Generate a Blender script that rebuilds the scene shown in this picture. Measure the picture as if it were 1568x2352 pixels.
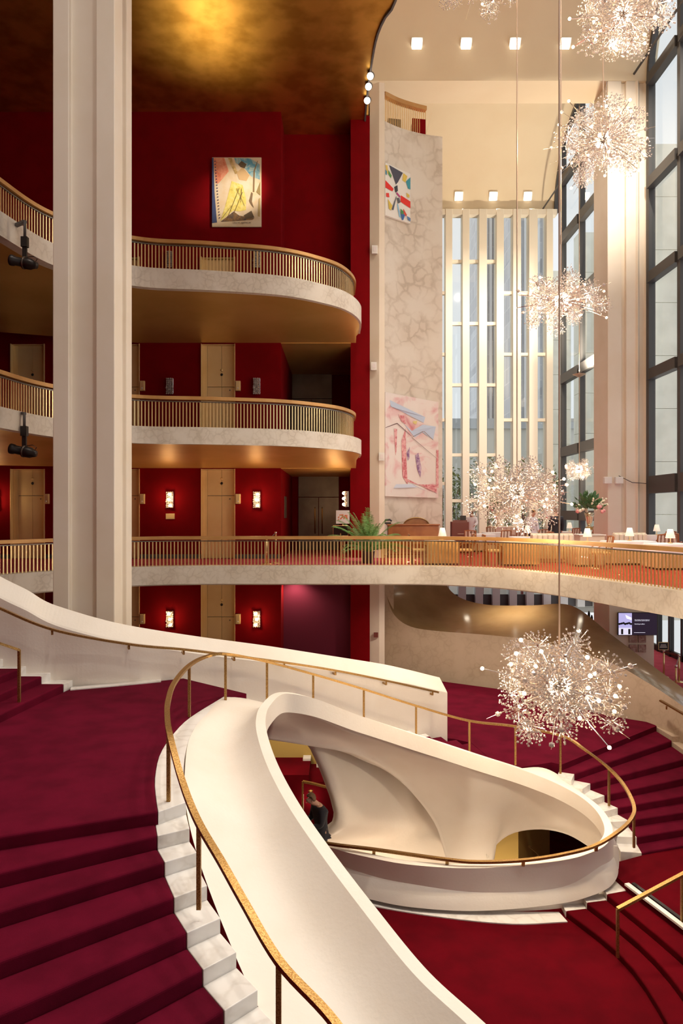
import bpy, bmesh, math, random
from mathutils import Vector, Matrix, Euler
random.seed(7)
for o in list(bpy.data.objects): bpy.data.objects.remove(o)
SC = bpy.context.scene
COL = SC.collection
PI = math.pi
# ------------------------------------------------------------------ camera
FP, HZ, CX = 1568.0, 1176.0, 784.0          # focal length in pixels, horizon row, centre column
cam = bpy.data.cameras.new('camera'); cam.sensor_fit = 'HORIZONTAL'; cam.sensor_width = 24.0; cam.lens = 24.0
cam.clip_end = 500
camo = bpy.data.objects.new('camera', cam); COL.objects.link(camo)
camo.location = (0, 0, 0); camo.rotation_euler = (PI/2, 0, 0); SC.camera = camo
# ------------------------------------------------------------------ world, exposure
w = bpy.data.worlds.new('world'); SC.world = w; w.use_nodes = True
bg = w.node_tree.nodes['Background']; bg.inputs['Color'].default_value = (0.96, 0.98, 1.0, 1); bg.inputs['Strength'].default_value = 0.95
SC.view_settings.view_transform = 'Standard'; SC.view_settings.look = 'None'
SC.view_settings.exposure = 0.0; SC.view_settings.gamma = 1.0; SC.view_settings.use_curve_mapping = False

# ------------------------------------------------------------------ helpers
def at(u, v, d): return Vector(((u-CX)/FP*d, d, (HZ-v)/FP*d))
def atz(u, v, z): return at(u, v, z*FP/(HZ-v))
def xat(u, d): return (u-CX)/FP*d
def lerp(a, b, t): return a+(b-a)*t
def interp(tab, x):
    for (x0, y0), (x1, y1) in zip(tab, tab[1:]):
        if x <= x1: return lerp(y0, y1, max(0, min(1, (x-x0)/(x1-x0))))
    return tab[-1][1]
def spline(pts, n):
    P = [Vector(p) for p in pts]
    P = [P[0]*2-P[1]]+P+[P[-1]*2-P[-2]]
    out = []
    for i in range(1, len(P)-2):
        for k in range(12):
            t = k/12; a, b, c, d = P[i-1], P[i], P[i+1], P[i+2]
            out.append(0.5*((2*b)+(c-a)*t+(2*a-5*b+4*c-d)*t*t+(3*b-a-3*c+d)*t**3))
    out.append(P[-2])
    return resample(out, n)
def resample(P, n):
    L = [0.0]
    for a, b in zip(P, P[1:]): L.append(L[-1]+(b-a).length)
    out = []; j = 0
    for i in range(n):
        s = L[-1]*i/(n-1)
        while j < len(P)-2 and L[j+1] < s: j += 1
        seg = L[j+1]-L[j]
        out.append(P[j].lerp(P[j+1], (s-L[j])/seg if seg > 1e-9 else 0))
    return out
def splines(lists, per):            # parallel splines kept in step with their control points
    res = []
    for pts in lists:
        P = [Vector(p) for p in pts]; P = [P[0]*2-P[1]]+P+[P[-1]*2-P[-2]]; out = []
        for i in range(1, len(P)-2):
            for k in range(per):
                t = k/per; a, b, c, d = P[i-1], P[i], P[i+1], P[i+2]
                out.append(0.5*((2*b)+(c-a)*t+(2*a-5*b+4*c-d)*t*t+(3*b-a-3*c+d)*t**3))
        out.append(P[-2]); res.append(out)
    return res
class MB:
    def __init__(s): s.v = []; s.f = []
    def add(s, v, f):
        b = len(s.v); s.v += [tuple(p) for p in v]; s.f += [tuple(i+b for i in q) for q in f]; return s
    def box(s, x0, x1, y0, y1, z0, z1, M=None):
        v = [Vector((x, y, z)) for z in (z0, z1) for y in (y0, y1) for x in (x0, x1)]
        if M: v = [M@p for p in v]
        return s.add(v, [(0, 2, 3, 1), (4, 5, 7, 6), (0, 1, 5, 4), (2, 6, 7, 3), (0, 4, 6, 2), (1, 3, 7, 5)])
    def prism(s, pts, z0, z1):
        n = len(pts)
        v = [(p[0], p[1], z0) for p in pts]+[(p[0], p[1], z1) for p in pts]
        a = sum(pts[i][0]*pts[(i+1) % n][1]-pts[(i+1) % n][0]*pts[i][1] for i in range(n))
        f = [tuple(range(n-1, -1, -1)), tuple(range(n, 2*n))]+[(i, (i+1) % n, n+(i+1) % n, n+i) for i in range(n)]
        if a < 0: f = [tuple(reversed(q)) for q in f]
        return s.add(v, f)
    def tube(s, pts, r, n=8, r2=None, cap=True, sq=None):
        P = [Vector(p) for p in pts]; rings = []; m = len(P)
        for i, p in enumerate(P):
            t = (P[min(i+1, m-1)]-P[max(i-1, 0)]).normalized()
            up = Vector((0, 0, 1)) if abs(t.z) < 0.97 else Vector((0, 1, 0))
            a = t.cross(up).normalized(); b = a.cross(t).normalized()
            rr = r if r2 is None else lerp(r, r2, i/(m-1))
            if sq: ring = [p+a*(sx*sq[0])+b*(sz*sq[1]) for sx, sz in ((-1, -1), (1, -1), (1, 1), (-1, 1))]
            else: ring = [p+(a*math.cos(2*PI*k/n)+b*math.sin(2*PI*k/n))*rr for k in range(n)]
            rings.append(ring)
        n = len(rings[0]); v = [q for R in rings for q in R]
        f = [(i*n+k, i*n+(k+1) % n, (i+1)*n+(k+1) % n, (i+1)*n+k) for i in range(m-1) for k in range(n)]
        if cap: f += [tuple(range(n-1, -1, -1)), tuple(range((m-1)*n, m*n))]
        return s.add(v, f)
    def lathe(s, prof, c=(0, 0, 0), n=16):
        v = []; m = len(prof)
        for r, z in prof:
            for k in range(n): v.append((c[0]+r*math.cos(2*PI*k/n), c[1]+r*math.sin(2*PI*k/n), c[2]+z))
        f = [(i*n+k, i*n+(k+1) % n, (i+1)*n+(k+1) % n, (i+1)*n+k) for i in range(m-1) for k in range(n)]
        f += [tuple(range(n-1, -1, -1)), tuple(range((m-1)*n, m*n))]
        return s.add(v, f)
    def loft(s, rows, close=False):
        n = len(rows[0]); v = [p for R in rows for p in R]; m = len(rows)
        f = [(i*n+k, i*n+k+1, (i+1)*n+k+1, (i+1)*n+k) for i in range(m-1) for k in range(n-1)]
        if close: f += [((m-1)*n+k, (m-1)*n+k+1, k+1, k) for k in range(n-1)]
        return s.add(v, f)
    def ball(s, c, r, sub=1, sc=(1, 1, 1)):
        v, f = ICO[sub]; c = Vector(c)
        return s.add([c+Vector((p[0]*r*sc[0], p[1]*r*sc[1], p[2]*r*sc[2])) for p in v], f)
    def build(s, name, m, parent=None, smooth=False):
        me = bpy.data.meshes.new(name); me.from_pydata(s.v, [], s.f); me.update()
        if smooth:
            for p in me.polygons: p.use_smooth = True
        return link(name, me, m, parent)
def link(name, me, m=None, parent=None):
    o = bpy.data.objects.new(name, me); COL.objects.link(o)
    if m is not None and me is not None and not me.materials: me.materials.append(m)
    if parent is not None: o.parent = parent
    return o
ICO = {}
for sub in (1, 2, 3):
    b = bmesh.new(); bmesh.ops.create_icosphere(b, subdivisions=sub, radius=1)
    ICO[sub] = ([tuple(v.co) for v in b.verts], [tuple(x.index for x in f.verts) for f in b.faces]); b.free()
ICO[0] = ([(1, 0, 0), (-1, 0, 0), (0, 1, 0), (0, -1, 0), (0, 0, 1), (0, 0, -1)],
          [(0, 2, 4), (2, 1, 4), (1, 3, 4), (3, 0, 4), (2, 0, 5), (1, 2, 5), (3, 1, 5), (0, 3, 5)])
def bevel(o, wd=0.02, seg=2):
    m = o.modifiers.new('bevel', 'BEVEL'); m.width = wd; m.segments = seg; m.limit_method = 'ANGLE'; m.angle_limit = 0.7; return o
def solid(o, t, off=0):
    m = o.modifiers.new('solid', 'SOLIDIFY'); m.thickness = t; m.offset = off; return o
def empty(name, loc=(0, 0, 0), rz=0):
    o = bpy.data.objects.new(name, None); COL.objects.link(o); o.location = loc; o.rotation_euler = (0, 0, rz); o.empty_display_size = 0.1; return o
def tag(o, label=None, cat=None, group=None, kind=None):
    if label: o['label'] = label
    if cat: o['category'] = cat
    if group: o['group'] = group
    if kind: o['kind'] = kind
    return o
def st(o): o['kind'] = 'structure'; return o
def copy_tree(o, parent=None):
    c = o.copy(); COL.objects.link(c); c.parent = parent
    for ch in list(o.children): copy_tree(ch, c)
    return c
def text(body, name, size, m, loc, rot, parent=None, align='LEFT'):
    cu = bpy.data.curves.new(name, 'FONT'); cu.body = body; cu.size = size; cu.extrude = 0.001; cu.align_x = align
    o = bpy.data.objects.new(name, cu); COL.objects.link(o)
    me = bpy.data.meshes.new_from_object(o.evaluated_get(bpy.context.evaluated_depsgraph_get()))
    bpy.data.objects.remove(o); q = link(name, me, m, parent); q.location = loc; q.rotation_euler = rot; return q

# ------------------------------------------------------------------ materials
def mat(name, col, rough=0.6, metal=0.0, noise=None, bump=None, spec=0.5, emit=None, trans=0.0, sheen=0.0):
    m = bpy.data.materials.new(name); m.use_nodes = True; nt = m.node_tree; p = nt.nodes['Principled BSDF']
    p.inputs['Base Color'].default_value = (*col, 1); p.inputs['Roughness'].default_value = rough; p.inputs['Metallic'].default_value = metal
    p.inputs['Specular IOR Level'].default_value = spec; p.inputs['Transmission Weight'].default_value = trans
    if sheen: p.inputs['Sheen Weight'].default_value = sheen; p.inputs['Sheen Roughness'].default_value = 0.5
    tc = nt.nodes.new('ShaderNodeTexCoord')
    if noise:                                   # (scale, second colour, detail, lo, hi)
        n = nt.nodes.new('ShaderNodeTexNoise'); n.inputs['Scale'].default_value = noise[0]; n.inputs['Detail'].default_value = noise[2]
        r = nt.nodes.new('ShaderNodeMapRange'); r.inputs[1].default_value = noise[3]; r.inputs[2].default_value = noise[4]
        mx = nt.nodes.new('ShaderNodeMix'); mx.data_type = 'RGBA'; mx.inputs['A'].default_value = (*col, 1); mx.inputs['B'].default_value = (*noise[1], 1)
        nt.links.new(tc.outputs['Object'], n.inputs['Vector']); nt.links.new(n.outputs['Fac'], r.inputs[0]); nt.links.new(r.outputs[0], mx.inputs['Factor']); nt.links.new(mx.outputs['Result'], p.inputs['Base Color'])
    if bump:                                    # (scale, strength, distance)
        n2 = nt.nodes.new('ShaderNodeTexNoise'); n2.inputs['Scale'].default_value = bump[0]; n2.inputs['Detail'].default_value = 3
        bp = nt.nodes.new('ShaderNodeBump'); bp.inputs['Strength'].default_value = bump[1]; bp.inputs['Distance'].default_value = bump[2]
        nt.links.new(tc.outputs['Object'], n2.inputs['Vector']); nt.links.new(n2.outputs['Fac'], bp.inputs['Height']); nt.links.new(bp.outputs['Normal'], p.inputs['Normal'])
    if emit: p.inputs['Emission Color'].default_value = (*emit[0], 1); p.inputs['Emission Strength'].default_value = emit[1]
    return m
def marble(name, base, vein, warm, scale, rough=0.3, cell=1.2, spec=0.5, amt=0.75, wid=0.16):
    """breccia: pale rounded clasts in a darker warped network, patchy warm clouds"""
    m = bpy.data.materials.new(name); m.use_nodes = True; nt = m.node_tree; p = nt.nodes['Principled BSDF']; L = nt.links
    p.inputs['Roughness'].default_value = rough; p.inputs['Specular IOR Level'].default_value = spec
    def N(t): return nt.nodes.new('ShaderNode'+t)
    tc = N('TexCoord'); n = N('TexNoise'); n.inputs['Scale'].default_value = scale*1.4; n.inputs['Detail'].default_value = 4; L.new(tc.outputs['Object'], n.inputs['Vector'])
    vm = N('VectorMath'); vm.operation = 'MULTIPLY_ADD'; vm.inputs[1].default_value = (.75/scale,)*3; L.new(n.outputs['Color'], vm.inputs[0]); L.new(tc.outputs['Object'], vm.inputs[2])
    vo = N('TexVoronoi'); vo.feature = 'DISTANCE_TO_EDGE'; vo.inputs['Scale'].default_value = cell*scale; L.new(vm.outputs[0], vo.inputs['Vector'])
    r = N('MapRange'); r.interpolation_type = 'SMOOTHSTEP'; r.inputs[1].default_value = 0.0; r.inputs[2].default_value = wid; r.inputs[3].default_value = 1; r.inputs[4].default_value = 0; L.new(vo.outputs['Distance'], r.inputs[0])
    n2 = N('TexNoise'); n2.inputs['Scale'].default_value = scale*.7; n2.inputs['Detail'].default_value = 6; L.new(tc.outputs['Object'], n2.inputs['Vector'])
    r2 = N('MapRange'); r2.inputs[1].default_value = 0.36; r2.inputs[2].default_value = 0.64; L.new(n2.outputs['Fac'], r2.inputs[0])
    mu = N('Math'); mu.operation = 'MULTIPLY'; L.new(r.outputs[0], mu.inputs[0]); L.new(r2.outputs[0], mu.inputs[1])
    mu2 = N('Math'); mu2.operation = 'MULTIPLY'; mu2.inputs[1].default_value = amt; L.new(mu.outputs[0], mu2.inputs[0])
    a = N('Mix'); a.data_type = 'RGBA'; a.inputs['A'].default_value = (*base, 1); a.inputs['B'].default_value = (*warm, 1); L.new(r2.outputs[0], a.inputs['Factor'])
    b = N('Mix'); b.data_type = 'RGBA'; b.inputs['B'].default_value = (*vein, 1); L.new(a.outputs['Result'], b.inputs['A']); L.new(mu2.outputs[0], b.inputs['Factor'])
    L.new(b.outputs['Result'], p.inputs['Base Color']); return m
def emitter(name, col, s):
    m = bpy.data.materials.new(name); m.use_nodes = True; nt = m.node_tree; nt.nodes.clear()
    e = nt.nodes.new('ShaderNodeEmission'); e.inputs['Color'].default_value = (*col, 1); e.inputs['Strength'].default_value = s
    o = nt.nodes.new('ShaderNodeOutputMaterial'); nt.links.new(e.outputs[0], o.inputs[0]); return m
def thin_glass(name, tint=(0.95, 0.97, 0.97), refl=0.07):
    m = bpy.data.materials.new(name); m.use_nodes = True; nt = m.node_tree; nt.nodes.clear()
    t = nt.nodes.new('ShaderNodeBsdfTransparent'); t.inputs[0].default_value = (*tint, 1)
    g = nt.nodes.new('ShaderNodeBsdfGlossy'); g.inputs['Roughness'].default_value = 0.02
    x = nt.nodes.new('ShaderNodeMixShader'); x.inputs[0].default_value = refl
    o = nt.nodes.new('ShaderNodeOutputMaterial'); nt.links.new(t.outputs[0], x.inputs[1]); nt.links.new(g.outputs[0], x.inputs[2]); nt.links.new(x.outputs[0], o.inputs[0]); return m
M = {}
M['plaster'] = mat('cream_plaster', (0.80, 0.72, 0.62), 0.55, noise=(1.3, (0.76, 0.67, 0.56), 4, 0.4, 0.7), bump=(35, 0.12, 0.01))
M['shell'] = mat('stair_concrete', (0.86, 0.79, 0.70), 0.5, noise=(1.6, (0.83, 0.75, 0.65), 5, 0.4, 0.7), bump=(22, 0.15, 0.012))
M['ceil'] = mat('ceiling_plaster', (0.86, 0.74, 0.54), 0.8, noise=(0.5, (0.83, 0.70, 0.50), 4, 0.4, 0.7))
M['column'] = mat('column_plaster', (0.82, 0.73, 0.62), 0.6, noise=(0.9, (0.78, 0.68, 0.55), 4, 0.4, 0.7))
M['red'] = mat('red_fabric', (0.21, 0.001, 0.004), 0.85, noise=(1.5, (0.18, 0.001, 0.003), 4, 0.4, 0.65), sheen=0.0, spec=0.1)
M['carpet'] = mat('red_carpet', (0.118, 0.004, 0.018), 0.95, noise=(2.2, (0.086, 0.003, 0.013), 6, 0.38, 0.66), bump=(160, 0.35, 0.01), spec=0.05)
M['carpet2'] = mat('bright_red_carpet', (0.105, 0.001, 0.005), 0.95, noise=(2.0, (0.08, 0.001, 0.004), 6, 0.38, 0.66), bump=(160, 0.35, 0.01), spec=0.05)
M['pink'] = mat('rose_carpet', (0.50, 0.085, 0.125), 0.95, noise=(2.5, (0.43, 0.07, 0.10), 5, 0.4, 0.65), spec=0.05)
M['marble'] = marble('white_marble', (0.84, 0.81, 0.77), (0.62, 0.57, 0.51), (0.79, 0.75, 0.70), 3.0, 0.3)
M['band'] = marble('breccia_marble', (0.72, 0.66, 0.58), (0.52, 0.45, 0.37), (0.66, 0.59, 0.50), 2.6, 0.35, cell=2.0)
M['bigmarble'] = marble('tall_marble', (0.74, 0.67, 0.58), (0.47, 0.38, 0.29), (0.66, 0.57, 0.47), 1.2, 0.35, cell=1.6)
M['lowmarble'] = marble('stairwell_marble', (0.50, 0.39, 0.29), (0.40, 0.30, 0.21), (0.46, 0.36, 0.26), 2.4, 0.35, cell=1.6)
M['brown'] = mat('polished_brown_stone', (0.20, 0.13, 0.06), 0.14, noise=(1.3, (0.24, 0.16, 0.08), 5, 0.35, 0.65), spec=0.8)
M['gold'] = mat('gold_leaf', (0.80, 0.47, 0.10), 0.45, 1.0, noise=(1.1, (0.55, 0.30, 0.05), 8, 0.4, 0.62), bump=(4, 0.06, 0.03))
M['soffit'] = mat('gold_soffit', (0.80, 0.50, 0.16), 0.45, 0.6, noise=(0.6, (0.72, 0.43, 0.12), 5, 0.4, 0.62))
M['brass'] = mat('brass_door', (0.95, 0.72, 0.36), 0.42, 0.25, noise=(0.8, (0.88, 0.63, 0.28), 5, 0.4, 0.62))
M['bronze'] = mat('hammered_bronze', (0.46, 0.28, 0.10), 0.38, 0.9, noise=(70, (0.28, 0.15, 0.045), 2, 0.42, 0.6), bump=(90, 0.5, 0.006))
M['bar'] = mat('brass_baluster', (0.88, 0.66, 0.33), 0.28, 0.9)
M['railwood'] = mat('rail_cap', (0.60, 0.33, 0.12), 0.4, 0.35, noise=(1.5, (0.52, 0.27, 0.09), 4, 0.4, 0.6))
M['steel'] = mat('dark_steel', (0.22, 0.19, 0.165), 0.4, 0.8, noise=(0.9, (0.16, 0.135, 0.115), 5, 0.4, 0.6))
M['frame'] = mat('dark_window_frame', (0.075, 0.072, 0.072), 0.45, 0.3)
M['fin'] = mat('travertine_fin', (0.80, 0.74, 0.62), 0.6)
M['white'] = mat('white_paint', (0.82, 0.80, 0.77), 0.5)
M['black'] = mat('black_metal', (0.035, 0.03, 0.03), 0.4, 0.5)
M['dark'] = mat('dark_grey', (0.10, 0.09, 0.09), 0.6)
M['glass'] = thin_glass('window_glass')
M['tint'] = thin_glass('amber_glass', (0.88, 0.74, 0.50), 0.07)
M['wood'] = mat('warm_wood', (0.34, 0.12, 0.03), 0.4, noise=(3, (0.27, 0.085, 0.02), 5, 0.4, 0.6))
M['redwood'] = mat('mahogany', (0.16, 0.03, 0.02), 0.4)
M['cloth'] = mat('tablecloth', (0.80, 0.74, 0.74), 0.9)
M['beigecloth'] = mat('beige_tablecloth', (0.74, 0.56, 0.38), 0.9)
M['leather'] = mat('cream_leather', (0.78, 0.69, 0.56), 0.5)
M['chairback'] = mat('striped_chair_back', (0.30, 0.17, 0.10), 0.6)
M['leaf'] = mat('palm_green', (0.10, 0.24, 0.05), 0.5, noise=(4, (0.20, 0.36, 0.10), 3, 0.4, 0.65))
M['leafd'] = mat('dark_leaf', (0.035, 0.11, 0.035), 0.45, noise=(4, (0.07, 0.17, 0.06), 3, 0.4, 0.65))
M['treeleaf'] = mat('tree_leaf', (0.17, 0.21, 0.06), 0.7, noise=(0.8, (0.28, 0.30, 0.10), 3, 0.4, 0.6))
M['crystal'] = mat('cut_crystal', (0.58, 0.50, 0.47), 0.05, 0.0, spec=1.0, trans=0.35)
M['chrome'] = mat('polished_steel', (0.86, 0.80, 0.76), 0.15, 1.0)
M['rod'] = mat('rod_metal', (0.62, 0.45, 0.34), 0.35, 0.8)
M['bulb'] = emitter('warm_bulb', (1.0, 0.70, 0.38), 30)
M['down'] = emitter('downlight', (1.0, 0.86, 0.66), 14)
M['spot'] = emitter('spot_lens', (1.0, 0.85, 0.70), 5)
M['skin'] = mat('skin', (0.62, 0.36, 0.25), 0.6)
M['hair'] = mat('brown_hair', (0.17, 0.10, 0.05), 0.7)
M['navy'] = mat('dark_clothing', (0.022, 0.022, 0.03), 0.85)
M['shirt'] = mat('white_shirt', (0.80, 0.76, 0.80), 0.85)
M['olive'] = mat('yellow_plaster', (0.52, 0.36, 0.10), 0.8)
M['stone_out'] = mat('outside_travertine', (0.90, 0.89, 0.80), 0.8, noise=(0.8, (0.80, 0.79, 0.70), 5, 0.4, 0.6))

# ------------------------------------------------------------------ levels (metres above the camera)
Z_LOB, Z_GR, Z_DR, Z_TH = -6.05, -1.70, 2.45, 7.05
Z_LAND, RISE = -3.5, 0.15
Z_LOW, Z_LL = -7.6, -7.15
DW = 24.9                     # plane of the red auditorium wall
XF = 13.8                     # plane of the glass front
D_END = 44.0                  # far end wall
Z_SPR = 19.33                 # springing of the vaults
BAY1, BAY0 = 30.6, 32.3       # the beam between the two vaults
Z_GOLD = 14.6
EUP = [(-8.3, 14.5), (-8.15, 16.2), (-7.65, 18.2), (-6.05, 19.75), (-3.9, 20.15), (-1.88, 20.6), (-.6, 21.4), (.1, 22.2), (.5, 23.4), (.52, 24.9)]
EGR = [(-9.4, 18.0), (-8.3, 19.5), (-6.6, 20.8), (-4.6, 21.35), (-2.0, 21.4), (1.0, 21.4), (2.95, 21.25), (4.8, 20.2), (5.95, 18.4), (6.65, 16.4), (7.25, 14.5), (7.55, 12.0), (7.5, 9.5)]

# ================================================================== SETTING
# --- red wall with a door recess at every storey
dcs = [xat(64, DW), xat(282, DW), xat(501, DW)]; DWID = 1.24
storeys = [(Z_LOB, 3.45, 2.2), (Z_GR, 3.27, 2.3), (Z_DR, 3.68, 2.14), (Z_TH, 2.25, 2.25)]
XC = xat(645, DW)             # right corner of the projecting wall
m = MB(); xs = [-15.0]
for c in dcs: xs += [c-DWID/2, c+DWID/2]
xs.append(XC)
for i in range(0, len(xs), 2): m.box(xs[i], xs[i+1], DW, DW+0.4, Z_LOB-2, Z_GOLD+0.1)
for c in dcs:
    zs = [Z_LOB-2]
    for zf, h, sp in storeys: zs += [zf, zf+h]
    zs.append(Z_GOLD+.1)
    for i in range(0, len(zs), 2): m.box(c-DWID/2, c+DWID/2, DW, DW+0.4, zs[i], zs[i+1])
m.box(XC-0.4, XC, DW+.4, 30.8, Z_LOB-2, 7.0)
m.box(XC-0.4, XC, DW+.4, 26.6, 7.0, Z_GOLD+.05)
st(m.build('wall_back', M['red']))
st(MB().box(XC-2, 1.3, 30.6, 30.9, Z_LOB-2, 7.0).box(XC-2, 1.2, 26.4, 26.7, 7.0, Z_GOLD+.05).build('wall_recess', M['red']))
st(MB().box(xat(805, 25.5), xat(849, 25.5), 25.4, 30.6, Z_LOB-2, 14.75).build('wall_return', M['red']))
for k, (z, h) in enumerate(((Z_GR, .16), (Z_LOB, .16))):
    m = MB()
    for i in range(0, len(xs), 2): m.box(xs[i]+.01, xs[i+1]-.01, DW-.02, DW, z, z+h)
    st(m.build('baseboard_%d' % (k+1), M['dark']))
# --- gold doors
nd = 0
for si, (zf, h, sp) in enumerate(storeys):
    for ci, c in enumerate(dcs):
        nd += 1; d = st(empty('door_%d' % nd, (c, DW+.14, zf)))
        MB().box(-DWID/2, -DWID/2+.02, -.2, .1, 0, h).box(DWID/2-.02, DWID/2, -.2, .1, 0, h).box(-DWID/2+.02, DWID/2-.02, -.1, .1, h-.03, h).build('door_frame', M['brass'], d)
        xj = -DWID/2+.2
        bevel(MB().box(-DWID/2+.025, xj-.008, .0, .06, 0, h-.035).build('side_panel', M['brass'], d), .004)
        xm = (xj+DWID/2)/2
        for x0, x1 in ((xj, xm-.006), (xm+.006, DWID/2-.025)):
            bevel(MB().box(x0, x1, .02, .08, 0, min(sp, h-.04)-.008).build('door_leaf', M['brass'], d), .004)
            if h-sp > .3: bevel(MB().box(x0, x1, .02, .08, sp+.008, h-.035).build('transom_panel', M['brass'], d), .004)
        if h-sp > .3:
            for kz, mm in ((.62, 'brass'), (.45, 'black')): MB().ball((xm, .01, sp+kz), .055, 1, (1, .5, 1)).build('lock_disc', M[mm], d, True)
            MB().ball((xm+.3, .01, sp-.12), .025, 1, (1, .5, 1)).build('lock_disc', M['dark'], d, True)
        MB().box(-DWID/2, DWID/2, .1, .12, 0, h).build('door_backing', M['dark'], d)
# --- steel doors of the recess
for zf, h, sp, u0, u1 in ((Z_GR, 3.75, 2.35, 685, 778), (Z_DR, 4.3, 2.6, 668, 762)):
    nd += 1; x0, x1 = xat(u0, 30.5), xat(u1, 30.5); d = st(empty('door_%d' % nd, ((x0+x1)/2, 30.55, zf))); hw = (x1-x0)/2
    for a, b in ((-hw, -.01), (.01, hw)): bevel(MB().box(a, b, -.06, .04, 0, sp).build('door_leaf', M['steel'], d), .005)
    bevel(MB().box(-hw, hw, -.06, .04, sp+.02, h).build('transom_panel', M['steel'], d), .005)
    for s in (-1, 1): MB().tube([(s*.16, -.06, .75), (s*.16, -.16, .8), (s*.16, -.16, 1.85), (s*.16, -.06, 1.9)], .025).build('door_handle', M['bronze'], d, True)
# --- gold ceiling
gp = [atz(u, v, Z_GOLD) for u, v in ((905, 0), (880, 40), (862, 85), (850, 150), (843, 200), (838, 250))]
gp = spline([(1.75, 17.3, Z_GOLD)]+gp+[(.85, 25.4, Z_GOLD)], 24)
st(MB().prism([(.85, 27.0), (-15, 27.0), (-15, 13.5), (2.6, 13.5)]+[(p.x, p.y) for p in gp], Z_GOLD, Z_GOLD+.3).build('ceiling_gold', M['gold']))
st(MB().prism([(1.0, 25.35), (xat(805, 25.4), 25.35), (xat(805, 25.4), 26.9), (1.0, 26.9)], 14.76, 15.6).build('trim_gold_return', M['soffit']))
st(MB().tube([Vector((p.x+.03, p.y, Z_GOLD+.05)) for p in gp], .04, sq=(.03, .12)).build('trim_1', M['dark']))
# --- pale vaulted ceiling
def vault(name, y0, y1, rise, x0, x1):
    rows = []
    for x in (x0, x1): rows.append([Vector((x, lerp(y0, y1, .5-.5*math.cos(PI*k/28)), Z_SPR+rise*math.sin(PI*k/28))) for k in range(29)])
    rows += [[p+Vector((0, 0, .3)) for p in reversed(r)] for r in ()]
    o = MB().loft(rows).build(name, M['ceil'], None, True); return st(o)
vault('ceiling_vault', BAY0, D_END, 4.9, -3, XF+.3)
vault('ceiling_vault_near', BAY1-11.7, BAY1, 4.9, -3, XF+.3)
st(MB().box(-3, XF+.3, BAY1, BAY0, Z_SPR, Z_SPR+.5).build('ceiling_beam', M['ceil']))
st(MB().box(-3, xat(1275, D_END), D_END-.3, D_END-.1, Z_SPR-.12, Z_SPR).build('trim_2', M['frame']))
# --- the rest of the hall around the camera
st(MB().box(-15.3, XF+.3, -13, BAY1-11.7, Z_SPR+2.5, Z_SPR+2.8).build('ceiling_south', M['ceil']))
st(MB().box(-15.3, -3, BAY1-11.7, D_END, Z_SPR+2.5, Z_SPR+2.8).build('ceiling_west', M['ceil']))
st(MB().box(-15.3, XF+.3, -13.3, -13, Z_LOB-4, Z_SPR+2.8).build('wall_south', M['plaster']))
st(MB().box(-15.3, -15, -13, D_END, Z_LOB-4, Z_SPR+2.8).build('wall_west', M['red']))
W = st(empty('window_6', (0, 0, 0)))
for k in range(9): MB().box(XF-.14, XF+.16, -12.5+k*3.3, -12.2+k*3.3, Z_LOB, Z_SPR+2.4).build('mullion', M['frame'], W)
for z in (1.2, 6.1, 10.4, 14.6, 19.2): MB().box(XF-.2, XF+.1, -13, 18.9, z-.2, z+.2).build('transom', M['frame'], W)
# --- slender pier beside the marble slab, and its lower part
st(MB().prism([(xat(849, 25.4), 25.4), (xat(870, 25.4), 25.25), (xat(883, 25.3), 25.3), (xat(883, 25.3), 29), (xat(849, 25.4), 29)], Z_LOB-1, 15.9).build('wall_pier', M['column']))
# --- tall marble slab (concave), floor to balcony
sl = spline([(1.68, 26.95, 0), (2.2, 27.35, 0), (2.75, 27.65, 0), (3.4, 27.92, 0), (4.15, 28.1, 0)], 20)
o = MB().prism([(p.x, p.y) for p in sl]+[(p.x, p.y+.4) for p in reversed(sl)], Z_GR, 15.45).build('wall_marble', M['bigmarble']); st(o)
# --- lower-storey wall left of the well
# --- floors
E2 = spline([(x, y, 0) for x, y in EGR], 90)
poly = [(p.x, p.y) for p in E2]
grf = poly+[(XF, 9.5), (XF, D_END), (-15, D_END), (-15, 18.0)]
st(MB().prism(grf, Z_GR-.03, Z_GR).build('floor_grand_tier', M['pink']))
st(MB().prism([(x, y+.15) if y > 19 else (x+.12, y) for x, y in grf], Z_GR-.6, Z_GR-.5).build('ceiling_lobby', M['plaster']))
st(MB().box(9.4, XF, 8, D_END, Z_LOB-.3, Z_LOB).box(3, 9.4, 26.5, D_END, Z_LOB-.3, Z_LOB).build('floor_lobby', M['pink']))
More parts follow.
